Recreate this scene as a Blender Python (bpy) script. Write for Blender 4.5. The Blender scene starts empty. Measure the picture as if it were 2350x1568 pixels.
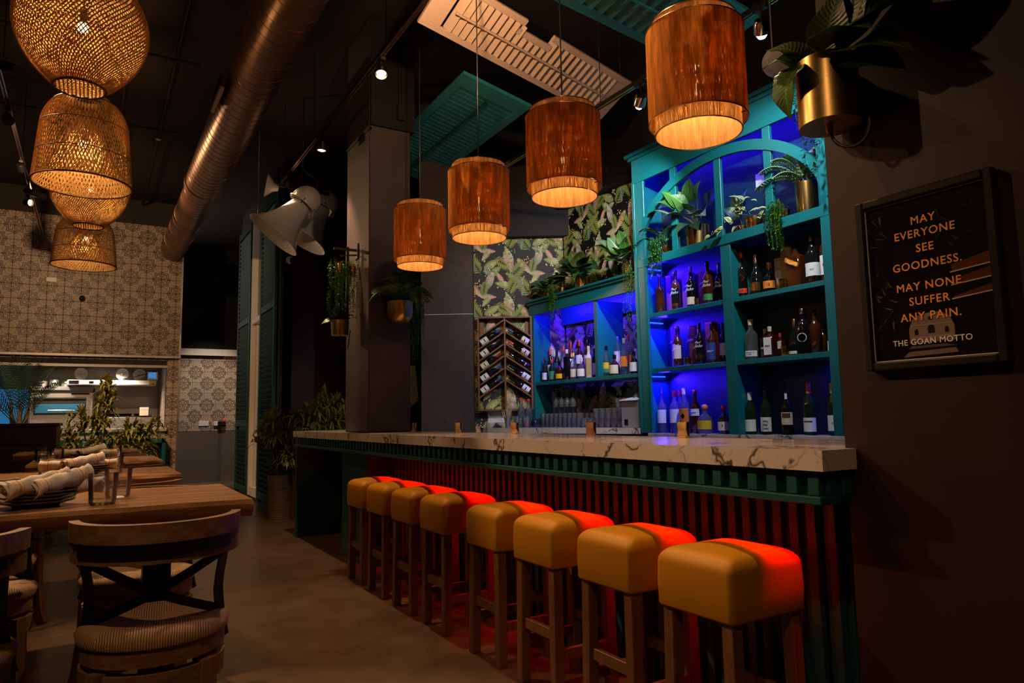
import bpy, bmesh, math, random
from mathutils import Vector, Matrix
random.seed(7)
PI = math.pi
R = math.radians
sc = bpy.context.scene
COL = sc.collection

# ------------------------------------------------------------------ camera
cam_d = bpy.data.cameras.new('camera'); cam = bpy.data.objects.new('camera', cam_d); COL.objects.link(cam)
cam_d.sensor_width = 36.0; cam_d.sensor_fit = 'HORIZONTAL'; cam_d.lens = 1600.0 * 36.0 / 2350.0
cam_d.clip_start = 0.05; cam_d.clip_end = 200
def cam_matrix(yaw, pitch, roll, loc):
    f = Vector((math.sin(yaw)*math.cos(pitch), math.cos(yaw)*math.cos(pitch), math.sin(pitch)))
    r = Vector((math.cos(yaw), -math.sin(yaw), 0)); u = r.cross(f)
    r2 = r*math.cos(roll) + u*math.sin(roll); u2 = -r*math.sin(roll) + u*math.cos(roll)
    m = Matrix((r2, u2, -f)).transposed().to_4x4(); m.translation = loc
    return m
cam.matrix_world = cam_matrix(R(31.01723), R(6.11967), R(-1.01894), Vector((0, 0, 1.184)))
sc.camera = cam

# ------------------------------------------------------------------ world, exposure
w = bpy.data.worlds.new('evening_sky'); sc.world = w; w.use_nodes = True
bg = w.node_tree.nodes['Background']; bg.inputs[0].default_value = (1.0, 0.78, 0.66, 1); bg.inputs[1].default_value = 1.3
sc.view_settings.view_transform = 'Standard'; sc.view_settings.look = 'None'
sc.view_settings.exposure = 0.0; sc.view_settings.gamma = 1.0; sc.view_settings.use_curve_mapping = False
sc.cycles.sample_clamp_indirect = 2.0; sc.cycles.max_bounces = 5; sc.cycles.diffuse_bounces = 2; sc.cycles.adaptive_threshold = 0.03
sc.cycles.glossy_bounces = 2; sc.cycles.transmission_bounces = 4; sc.cycles.transparent_max_bounces = 8
sc.cycles.caustics_reflective = False; sc.cycles.caustics_refractive = False

def light(kind, name, loc, power, color, size=0.05, target=None, spot=None, blend=0.4, size_y=None, rot=None, spread=None):
    d = bpy.data.lights.new(name, kind); d.energy = power; d.color = color
    if kind == 'AREA':
        d.shape = 'RECTANGLE'; d.size = size; d.size_y = size_y or size
        if spread: d.spread = R(spread)
    else:
        d.shadow_soft_size = size
    if spot: d.spot_size = R(spot); d.spot_blend = blend
    o = bpy.data.objects.new(name, d); COL.objects.link(o); o.location = loc
    if target is not None:
        o.rotation_euler = (Vector(target) - Vector(loc)).to_track_quat('-Z', 'Y').to_euler()
    if rot is not None: o.rotation_euler = rot
    return o

# room track spots, some added for brightness (heads are modelled further down)
WARM = (1.0, 0.58, 0.29); COOL = (0.86, 0.94, 1.0)
TRACK_SPOTS = [  # head position, aim, power, colour, angle
    ((1.70, 4.60, 3.66), (1.10, 3.0, 0.0), 170, WARM, 75),
    ((1.70, 6.14, 3.62), (1.62, 6.5, 0.0), 220, WARM, 75),
    ((3.15, 3.48, 3.30), (4.05, 5.30, 2.15), 290, COOL, 80),
    ((3.15, 2.45, 3.30), (4.0, 3.15, 2.35), 200, COOL, 95),
    ((1.70, 2.40, 3.66), (1.75, 1.5, 0.6), 130, WARM, 60),
    ((-0.72, 7.2, 3.80), (0.0, 12.2, 2.6), 270, WARM, 85),
    ((-0.70, 5.2, 3.80), (0.1, 3.2, 0.9), 330, WARM, 75),
    ((-0.70, 3.4, 3.80), (1.95, 1.05, 1.9), 95, WARM, 50),
    ((1.70, 3.30, 3.66), (2.85, 5.0, 3.9), 85, WARM, 100),  # added out of view to brighten the hung shutters
    ((1.70, 1.50, 3.66), (3.0, 3.0, 3.7), 45, WARM, 80),  # second added uplight for the hung shutters, also unseen
    ((-0.72, 9.8, 3.80), (1.9, 7.6, 3.3), 170, WARM, 60),  # extra head added to brighten the horn lamps
    ((-0.72, 0.4, 3.80), (-0.05, 2.4, 0.7), 110, WARM, 42),  # added behind the camera to lift the chair backs
    ((1.70, 7.4, 3.66), (2.15, 8.6, 1.1), 160, WARM, 55),  # extra head added to bring up the dark dracaenas
    ((-0.72, -0.3, 3.80), (1.88, 1.75, 0.75), 85, WARM, 34),  # added behind the camera to light nearest stools and counter end
    ((-0.72, 8.6, 3.80), (0.2, 11.0, 1.0), 200, WARM, 55),  # extra head added for the plants before the kitchen
]
# ------------------------------------------------------------------ node helper
class NT:
    def __init__(s, name):
        s.m = bpy.data.materials.new(name); s.m.use_nodes = True; s.t = s.m.node_tree; s.t.nodes.clear()
        s.out = s.t.nodes.new('ShaderNodeOutputMaterial')
    def n(s, kind, **kw):
        nd = s.t.nodes.new('ShaderNode' + kind)
        for k, v in kw.items(): setattr(nd, k, v)
        return nd
    def put(s, sock, v):
        if isinstance(v, S): s.t.links.new(v.s, sock)
        elif isinstance(v, bpy.types.NodeSocket): s.t.links.new(v, sock)
        elif isinstance(v, (tuple, list)) and len(v) == 3 and sock.type == 'RGBA': sock.default_value = (*v, 1)
        else: sock.default_value = v
    def math(s, op, a, b=0.0, c=None):
        nd = s.n('Math', operation=op); s.put(nd.inputs[0], a)
        if len(nd.inputs) > 1: s.put(nd.inputs[1], b)
        if c is not None: s.put(nd.inputs[2], c)
        return S(s, nd.outputs[0])
    def xyz(s, src='Object'):
        if src == 'Position': v = s.n('NewGeometry').outputs['Position']
        else: v = s.n('TexCoord').outputs[src]
        sp = s.n('SeparateXYZ'); s.t.links.new(v, sp.inputs[0])
        return tuple(S(s, sp.outputs[i]) for i in range(3)), v
    def vec(s, x, y, z):
        c = s.n('CombineXYZ')
        for i, v in enumerate((x, y, z)): s.put(c.inputs[i], v)
        return c.outputs[0]
    def noise(s, vec, scale=5, detail=3, rough=0.5, dist=0.0, out='Fac'):
        nd = s.n('TexNoise'); s.put(nd.inputs['Vector'], vec); nd.inputs['Scale'].default_value = scale
        nd.inputs['Detail'].default_value = detail; nd.inputs['Roughness'].default_value = rough; nd.inputs['Distortion'].default_value = dist
        return S(s, nd.outputs[0 if out == 'Fac' else 1])
    def mapv(s, vec, scale=(1, 1, 1), loc=(0, 0, 0), rot=(0, 0, 0)):
        nd = s.n('Mapping'); s.put(nd.inputs['Vector'], vec); nd.inputs['Scale'].default_value = scale
        nd.inputs['Location'].default_value = loc; nd.inputs['Rotation'].default_value = rot
        return nd.outputs[0]
    def ramp(s, fac, stops):
        nd = s.n('ValToRGB'); s.put(nd.inputs[0], fac); el = nd.color_ramp.elements
        while len(el) < len(stops): el.new(0.5)
        for e, (p, c) in zip(el, stops): e.position = p; e.color = (*c, 1) if len(c) == 3 else c
        return nd.outputs[0]
    def mix(s, fac, a, b):
        nd = s.n('Mix', data_type='RGBA'); s.put(nd.inputs[0], fac); s.put(nd.inputs[6], a); s.put(nd.inputs[7], b)
        return nd.outputs[2]
    def bump(s, h, strength=0.3, dist=0.01):
        nd = s.n('Bump'); s.put(nd.inputs['Height'], h); nd.inputs['Strength'].default_value = strength; nd.inputs['Distance'].default_value = dist
        return nd.outputs[0]
    def pbr(s, color, rough=0.5, metal=0.0, normal=None, spec=0.5, **kw):
        p = s.n('BsdfPrincipled'); s.put(p.inputs['Base Color'], color); s.put(p.inputs['Roughness'], rough); s.put(p.inputs['Metallic'], metal)
        p.inputs['Specular IOR Level'].default_value = spec
        if normal is not None: s.put(p.inputs['Normal'], normal)
        for k, v in kw.items(): s.put(p.inputs[k.replace('_', ' ')], v)
        s.t.links.new(p.outputs[0], s.out.inputs[0]); return p
    def done(s, shader=None):
        if shader is not None: s.t.links.new(shader, s.out.inputs[0])
        return s.m
class S:
    def __init__(s, nt, sock): s.nt = nt; s.s = sock
    def _o(s, op, b): return s.nt.math(op, s, b)
    def __add__(s, b): return s._o('ADD', b)
    __radd__ = __add__
    def __sub__(s, b): return s._o('SUBTRACT', b)
    def __rsub__(s, b): return s.nt.math('SUBTRACT', b, s)
    def __mul__(s, b): return s._o('MULTIPLY', b)
    __rmul__ = __mul__
    def __truediv__(s, b): return s._o('DIVIDE', b)
    def lt(s, b): return s._o('LESS_THAN', b)
    def gt(s, b): return s._o('GREATER_THAN', b)
    def abs(s): return s.nt.math('ABSOLUTE', s)
    def max(s, b): return s._o('MAXIMUM', b)
    def min(s, b): return s._o('MINIMUM', b)
    def round(s): return s.nt.math('ROUND', s)
    def sin(s): return s.nt.math('SINE', s)
    def band(s, c, h): return (s - c).abs().lt(h)

# ------------------------------------------------------------------ materials
M = {}
def plain(name, c, rough=0.5, metal=0.0, spec=0.5, var=0.0, scale=8, bump=0.0):
    t = NT(name); col = c; nrm = None
    if var or bump:
        (_, _, _), v = t.xyz('Object'); nz = t.noise(v, scale, 4, 0.6)
        if var: col = t.mix(nz, tuple(max(0, k*(1-var)) for k in c), tuple(k*(1+var) for k in c))
        if bump: nrm = t.bump(nz, bump, 0.01)
    t.pbr(col, rough, metal, nrm, spec); M[name] = t.m; return t.m
def emit(name, c, st):
    t = NT(name); e = t.n('Emission'); e.inputs[0].default_value = (*c, 1); e.inputs[1].default_value = st
    M[name] = t.done(e.outputs[0]); return M[name]
def wood(name, c1, c2, axis=0, scale=3.0, rough=0.45, stretch=9.0, bump=0.15):
    t = NT(name); _, v = t.xyz('Object'); s = [stretch]*3; s[axis] = 1.0
    mv = t.mapv(v, tuple(s)); nz = t.noise(mv, scale, 5, 0.62, 0.6); n2 = t.noise(mv, scale*4.5, 3, 0.5)
    f = nz*0.7 + n2*0.3
    col = t.ramp(f, [(0.30, c1), (0.52, tuple((a+b)/2 for a, b in zip(c1, c2))), (0.70, c2)])
    t.pbr(col, rough, 0, t.bump(f, bump, 0.004)); M[name] = t.m; return t.m
def glass(name, tint=(1, 1, 1), op=0.12, rough=0.02, glint=0.0):
    t = NT(name); tr = t.n('BsdfTransparent'); tr.inputs[0].default_value = (*tint, 1)
    g = t.n('BsdfGlossy'); g.inputs['Roughness'].default_value = rough
    fr = t.n('Fresnel'); fr.inputs[0].default_value = 1.45
    f = S(t, fr.outputs[0]) * 0.9 + op
    mx = t.n('MixShader'); t.put(mx.inputs[0], f); t.t.links.new(tr.outputs[0], mx.inputs[1]); t.t.links.new(g.outputs[0], mx.inputs[2])
    if glint:  # whitish diffuse mixed in, standing for the sparkle of lit glass
        df = t.n('BsdfTranslucent'); d2 = t.n('BsdfDiffuse'); df.inputs[0].default_value = d2.inputs[0].default_value = (0.85, 0.85, 0.83, 1); a_ = t.n('AddShader'); t.t.links.new(df.outputs[0], a_.inputs[0]); t.t.links.new(d2.outputs[0], a_.inputs[1])
        m2 = t.n('MixShader'); m2.inputs[0].default_value = glint; t.t.links.new(mx.outputs[0], m2.inputs[1]); t.t.links.new(a_.outputs[0], m2.inputs[2]); mx = m2
    M[name] = t.done(mx.outputs[0]); return M[name]

plain('paint_black', (0.0065, 0.0048, 0.0046), 0.6, spec=0.3)
plain('paint_plum', (0.026, 0.0098, 0.0072), 0.48, spec=0.3, var=0.25, scale=3, bump=0.08)
t = NT('concrete_dark'); _, v = t.xyz('Position'); a = t.noise(v, 2.2, 5, 0.6, 0.5); b = t.noise(v, 14, 4, 0.6)
vo = t.n('TexVoronoi'); t.put(vo.inputs['Vector'], v); vo.inputs['Scale'].default_value = 9.0; pit = S(t, vo.outputs['Distance']).lt(0.05)*t.noise(v, 3.0, 2).gt(0.52)
col = t.mix(pit, t.ramp(a*0.7 + b*0.3, [(0.3, (0.026, 0.017, 0.018)), (0.5, (0.042, 0.029, 0.031)), (0.72, (0.064, 0.046, 0.046))]), (0.008, 0.006, 0.006))
t.pbr(col, 0.55, 0, t.bump(b - pit*0.8, 0.35, 0.008), 0.35); M['concrete_dark'] = t.m
plain('ceiling_dark', (0.017, 0.0105, 0.0075), 0.7, var=0.3, scale=2)
plain('teal_paint', (0.004, 0.135, 0.150), 0.35)
plain('teal_back', (0.002, 0.028, 0.050), 0.5)
plain('teal_dark', (0.004, 0.060, 0.062), 0.4)
plain('teal_slat', (0.006, 0.085, 0.080), 0.45)
plain('shutter_teal', (0.022, 0.200, 0.230), 0.45, var=0.12, scale=6)
plain('shutter_green', (0.008, 0.072, 0.056), 0.6, spec=0.2)
plain('shutter_beige', (0.46, 0.33, 0.25), 0.5, var=0.08, scale=6)
plain('iron', (0.010, 0.009, 0.009), 0.45, 0.4)
plain('black_plastic', (0.012, 0.012, 0.013), 0.35)
plain('chrome', (0.75, 0.73, 0.72), 0.15, 1.0)
plain('white_paint', (0.72, 0.66, 0.60), 0.45)
plain('white_plastic', (0.75, 0.74, 0.73), 0.35)
plain('ceramic_white', (0.52, 0.52, 0.53), 0.12, var=0.05)
plain('plate', (0.15, 0.115, 0.105), 0.2)
plain('copper', (0.80, 0.42, 0.22), 0.22, 1.0)
plain('gold', (0.85, 0.58, 0.22), 0.2, 1.0)
plain('soil', (0.02, 0.013, 0.008), 0.9)
plain('amber', (0.060, 0.015, 0.003), 0.06, spec=0.8)
plain('darkred', (0.05, 0.006, 0.006), 0.06, spec=0.8)
plain('bottle_black', (0.006, 0.006, 0.007), 0.06, spec=0.8)
plain('bottle_green', (0.008, 0.022, 0.010), 0.06, spec=0.8)
plain('wax', (0.8, 0.72, 0.55), 0.5)
plain('white_print', (0.78, 0.76, 0.74), 0.6)
plain('red', (0.42, 0.015, 0.012), 0.35)
plain('redbright', (0.7, 0.05, 0.03), 0.35)
plain('orange', (0.75, 0.22, 0.03), 0.4)
plain('yellow', (0.75, 0.48, 0.03), 0.4)
plain('blue', (0.03, 0.06, 0.30), 0.4)
plain('green_label', (0.03, 0.25, 0.08), 0.5)
plain('cream', (0.70, 0.60, 0.42), 0.6)
plain('kraft', (0.42, 0.26, 0.12), 0.6)
plain('purple_box', (0.22, 0.05, 0.35), 0.4)
plain('maroon_box', (0.16, 0.02, 0.04), 0.4)
plain('brown_box', (0.12, 0.035, 0.018), 0.4)
plain('grey_box', (0.22, 0.23, 0.25), 0.4)
plain('tan', (0.50, 0.36, 0.18), 0.7)
plain('screen_blue', (0.02, 0.09, 0.16), 0.15)
plain('rope', (0.30, 0.20, 0.10), 0.8)
glass('glass_clear', (0.96, 0.97, 0.97), 0.08, 0.04, 0.045)
glass('glass_bottle', (0.75, 0.82, 0.88), 0.08, 0.03, 0.05)
glass('glass_table', (0.97, 0.97, 0.97), 0.03, 0.03, 0.008)
glass('window_glass', (0.95, 0.95, 0.95), 0.03)
wood('oak_table', (0.17, 0.072, 0.024), (0.48, 0.25, 0.095), 0, 2.2, 0.26, 8)
wood('oak_chair', (0.115, 0.055, 0.022), (0.33, 0.175, 0.075), 0, 5.0, 0.5, 7)
wood('oak_leg', (0.115, 0.055, 0.022), (0.30, 0.160, 0.068), 2, 5.0, 0.5, 7)
wood('stool_wood', (0.10, 0.040, 0.014), (0.24, 0.105, 0.038), 2, 5.0, 0.4, 9)
wood('rack_wood', (0.11, 0.035, 0.014), (0.26, 0.095, 0.040), 2, 6.0, 0.4, 8)
emit('bulb_warm', (1.0, 0.62, 0.25), 22.0)
emit('bulb_white', (0.95, 0.97, 1.0), 60.0)
emit('led_red', (1.0, 0.01, 0.005), 12.0)
emit('led_blue', (0.01, 0.05, 1.0), 5.0)
emit('downlight', (1.0, 0.80, 0.60), 10.0)

# mustard seat fabric, seen with its seams as geometry
t = NT('mustard'); _, v = t.xyz('Object'); nz = t.noise(v, 420, 2, 0.5)
t.pbr((0.46, 0.20, 0.004), 0.5, 0, t.bump(nz, 0.12, 0.001), 0.2); M['mustard'] = t.m
# brushed brass
t = NT('brass'); _, v = t.xyz('Object'); nz = t.noise(t.mapv(v, (1, 1, 90)), 6, 2)
t.pbr((0.62, 0.41, 0.15), t.ramp(nz, [(0.3, (0.29,)*3), (0.7, (0.34,)*3)]), 1.0); M['brass'] = t.m
# stainless steel
t = NT('steel'); _, v = t.xyz('Object'); nz = t.noise(t.mapv(v, (2, 2, 60)), 4, 2); n3 = t.noise(v, 2.5, 3)
t.pbr(t.mix(n3, (0.30, 0.28, 0.27), (0.50, 0.47, 0.45)), t.ramp(nz, [(0.3, (0.28,)*3), (0.7, (0.42,)*3)]), 0.9); M['steel'] = t.m
# painted spiral duct
t = NT('duct_metal'); _, v = t.xyz('Object'); nz = t.noise(v, 5, 3)
t.pbr(t.mix(nz, (0.19, 0.098, 0.06), (0.25, 0.135, 0.085)), 0.33, 0.75); M['duct_metal'] = t.m
# polished concrete floor
t = NT('floor_concrete'); _, v = t.xyz('Position'); a = t.noise(v, 1.3, 6, 0.65, 0.4); b = t.noise(v, 7, 3, 0.55)
col = t.ramp(a*0.65 + b*0.35, [(0.25, (0.062, 0.038, 0.022)), (0.5, (0.100, 0.065, 0.040)), (0.72, (0.150, 0.104, 0.068))])
t.pbr(col, t.ramp(a, [(0.3, (0.27,)*3), (0.7, (0.38,)*3)]), 0, None); M['floor_concrete'] = t.m
# marble with dark veins
t = NT('marble'); _, v = t.xyz('Position')
d = t.noise(v, 1.6, 5, 0.6, out='Color'); ad = t.n('VectorMath', operation='MULTIPLY_ADD'); t.put(ad.inputs[0], d); ad.inputs[1].default_value = (1.1,)*3; t.put(ad.inputs[2], v)
vo = t.n('TexVoronoi', feature='DISTANCE_TO_EDGE'); t.t.links.new(ad.outputs[0], vo.inputs['Vector']); vo.inputs['Scale'].default_value = 2.3
e = S(t, vo.outputs['Distance']); g = t.noise(v, 2.2, 3)
vein = t.math('SMOOTH_MIN', e*26.0 + g.lt(0.47)*0.55, 1.0, 0.2)
vo2 = t.n('TexVoronoi', feature='DISTANCE_TO_EDGE'); t.t.links.new(ad.outputs[0], vo2.inputs['Vector']); vo2.inputs['Scale'].default_value = 5.5
thin = (S(t, vo2.outputs['Distance'])*70.0 + 0.35).min(1.0)
patch = t.noise(v, 3.2, 4, 0.6)
col = t.mix(vein, (0.045, 0.035, 0.030), t.mix(thin, (0.46, 0.39, 0.36), t.mix(patch, (0.62, 0.54, 0.51), (0.74, 0.67, 0.64))))
t.pbr(col, 0.10, 0, None, 0.5); M['marble'] = t.m
# patterned cement tile: eight-pointed stars on the tile corners
def tile_mat(name, flip):
    t = NT(name); (x, y, z), v = t.xyz('Position'); T = 0.215
    u = (y if flip else x)/T; q = z/T
    a = (u+q)*0.5; b = (u-q)*0.5
    def local(off):
        fa = a+off; fb = b+off; fa = fa - fa.round(); fb = fb - fb.round()
        return fa+fb, fa-fb
    du, dv = local(0.0); r = t.math('SQRT', du*du + dv*dv)
    s = du.abs().max(dv.abs()).min((du.abs()+dv.abs())*0.7071)
    th = t.math('ARCTAN2', du, dv); pet = (th*4.0).sin().abs()
    ink = s.band(0.445, 0.030).max(s.band(0.35, 0.026)).max(r.lt(0.06)).max(r.band(0.115, 0.022))
    ink = ink.max((r - (0.20 + pet*0.075)).abs().lt(0.022)).max(r.band(0.235, 0.07)*pet.gt(0.93)).max(s.band(0.31, 0.010))
    eu, ev = local(0.5); er = t.math('SQRT', eu*eu + ev*ev); eth = t.math('ARCTAN2', eu, ev)
    ep = (eth*4.0).sin().abs()
    soft = (er.lt(0.30)*er.gt(0.10)*ep.gt(0.86)).max(er.lt(0.055)).max(er.band(0.26, 0.02)*ep.lt(0.35))
    outl = er.band(0.50 - ep*0.06, 0.02)
    n = t.noise(v, 14, 3); base = t.mix(n, (0.40, 0.31, 0.235), (0.52, 0.42, 0.33))
    c1 = t.mix(soft*0.6, base, (0.16, 0.075, 0.045)); c2 = t.mix(outl*0.75, c1, (0.10, 0.055, 0.04)); c3 = t.mix(ink*0.92, c2, (0.060, 0.036, 0.030))
    t.pbr(c3, 0.45); M[name] = t.m
tile_mat('tile_print', False); tile_mat('tile_print_side', True)
# rush seat: cords run inwards from each quarter of the rim
t = NT('rush'); (x, y, z), v = t.xyz('Object'); th = x.abs().gt(y.abs())
c = x*(1.0 - th) + y*th
n1 = t.noise(v, 26, 3); wv = ((c*900.0) + n1*4.0).sin()*0.5 + 0.5
col = t.ramp(wv*0.65 + t.noise(t.mapv(v, (1, 1, 0.3)), 60, 3)*0.35, [(0.1, (0.16, 0.078, 0.028)), (0.5, (0.38, 0.215, 0.088)), (0.9, (0.62, 0.41, 0.20))])
t.pbr(col, 0.6, 0, t.bump(wv, 0.8, 0.003)); M['rush'] = t.m
# rattan strips
t = NT('rattan'); _, v = t.xyz('Object'); n1 = t.noise(v, 30, 2)
rc = t.mix(n1, (0.42, 0.23, 0.085), (0.66, 0.42, 0.18)); dif = t.n('BsdfDiffuse'); t.put(dif.inputs[0], rc); trn = t.n('BsdfTranslucent'); t.put(trn.inputs[0], rc)
mx = t.n('MixShader'); mx.inputs[0].default_value = 0.5; t.t.links.new(dif.outputs[0], mx.inputs[1]); t.t.links.new(trn.outputs[0], mx.inputs[2]); M['rattan'] = t.done(mx.outputs[0])
plain('rattan_dark', (0.10, 0.045, 0.018), 0.5)
# string shade: threads wound top to bottom, light shines through
def shade_mat(name, c, tr):
    t = NT(name); (x, y, z), v = t.xyz('Object'); th = t.math('ARCTAN2', x, y)
    fib = t.noise(t.vec(th*60.0, z*2.0, 0.0), 3.0, 4, 0.7); pat = t.noise(t.vec(th*7.0, z*5.0, 0.0), 1.0, 3, 0.6)
    f = fib*0.65 + pat*0.35
    col = t.ramp(f, [(0.34, tuple(k*0.55 for k in c)), (0.5, c), (0.64, tuple(min(1, k*1.5) for k in c))])
    dif = t.n('BsdfDiffuse'); t.put(dif.inputs[0], t.mix(0.45, col, (0, 0, 0))); trn = t.n('BsdfTranslucent')
    t.put(trn.inputs[0], t.ramp(f, [(0.36, tuple(k*0.35*tr for k in c)), (0.50, tuple(k*1.1*tr for k in c)), (0.62, tuple(min(1, k*3.2*tr) for k in c))]))
    ad = t.n('AddShader'); t.t.links.new(dif.outputs[0], ad.inputs[0]); t.t.links.new(trn.outputs[0], ad.inputs[1])
    gap = t.noise(t.vec(th*150.0, z*9.0, 0.0), 2.0, 2, 0.6); gf = t.math('MULTIPLY', t.math('SMOOTHSTEP' if False else 'GREATER_THAN', gap, 0.585), 0.75)
    tp = t.n('BsdfTransparent'); mx = t.n('MixShader'); t.put(mx.inputs[0], gf); t.t.links.new(ad.outputs[0], mx.inputs[1]); t.t.links.new(tp.outputs[0], mx.inputs[2])
    M[name] = t.done(mx.outputs[0])
shade_mat('string_shade', (0.46, 0.235, 0.060), 0.80)
shade_mat('string_shade_inner', (0.52, 0.315, 0.135), 0.66)
# woven straw planter
t = NT('seagrass'); (x, y, z), v = t.xyz('Object'); n1 = t.noise(v, 20, 3); wv = (z*420.0 + n1*3.0).sin()*0.5+0.5
t.pbr(t.ramp(wv*0.6 + n1*0.4, [(0.2, (0.055, 0.028, 0.014)), (0.8, (0.24, 0.15, 0.085))]), 0.7, 0, t.bump(wv, 0.8, 0.006)); M['seagrass'] = t.m
# leaves: vein pattern in leaf coordinates (uv)
def leaf_mat(name, c, c2, vein=14, edge=None, rough=0.35):
    t = NT(name); uvn = t.n('UVMap'); sp = t.n('SeparateXYZ'); t.t.links.new(uvn.outputs[0], sp.inputs[0])
    u = S(t, sp.outputs[0]); w_ = S(t, sp.outputs[1]); au = (u - 0.5).abs()
    vv = ((w_*vein - au*6.0)*6.28).sin()*0.5 + 0.5; mid = au.lt(0.035)
    col = t.mix(vv*0.55, c, c2); col = t.mix(mid*0.7, col, tuple(min(1, k*2.2) for k in c2))
    if edge: col = t.mix(au.gt(0.24), col, edge)
    t.pbr(col, rough, 0, t.bump(vv, 0.25, 0.003)); M[name] = t.m
leaf_mat('leaf_green', (0.035, 0.115, 0.018), (0.060, 0.175, 0.030))
leaf_mat('leaf_dark', (0.012, 0.045, 0.016), (0.022, 0.075, 0.028))
leaf_mat('leaf_olive', (0.055, 0.075, 0.012), (0.085, 0.110, 0.020))
leaf_mat('leaf_pale', (0.10, 0.20, 0.09), (0.20, 0.33, 0.17))
leaf_mat('leaf_pothos', (0.075, 0.20, 0.018), (0.15, 0.30, 0.04), edge=(0.62, 0.62, 0.28))
plain('leaf_palm', (0.035, 0.125, 0.030), 0.4, var=0.3, scale=20)
plain('leaf_palm_dark', (0.014, 0.050, 0.014), 0.45, var=0.3, scale=20)
plain('frame_black', (0.009, 0.0055, 0.0048), 0.6, spec=0.2)
plain('leaf_palm_light', (0.16, 0.27, 0.10), 0.4, var=0.3, scale=20)
plain('leaf_dracaena', (0.30, 0.29, 0.045), 0.4, var=0.75, scale=26)
plain('leaf_trail', (0.085, 0.24, 0.028), 0.45, var=0.5, scale=40)
plain('leaf_trail_dark', (0.020, 0.045, 0.014), 0.5, var=0.4, scale=40)
plain('stem', (0.09, 0.12, 0.03), 0.5); plain('bark', (0.14, 0.085, 0.045), 0.8, var=0.3, scale=30)
# printed wallpaper (colours painted on the flat print)
t = NT('wallpaper_print'); at = t.n('Attribute', attribute_name='Col'); t.pbr(at.outputs['Color'], 0.6); M['wallpaper_print'] = t.m
plain('wallpaper_black', (0.013, 0.012, 0.014), 0.6)
# poster print: night street with arched facade, flat ink with a glass reflection painted in
t = NT('poster_ink'); at = t.n('Attribute', attribute_name='Col'); t.pbr(at.outputs['Color'], 0.10, 0, None, 0.5); M['poster_ink'] = t.m
plain('poster_orange', (0.85, 0.30, 0.03), 0.5); plain('poster_white', (0.80, 0.72, 0.68), 0.5)
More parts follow.
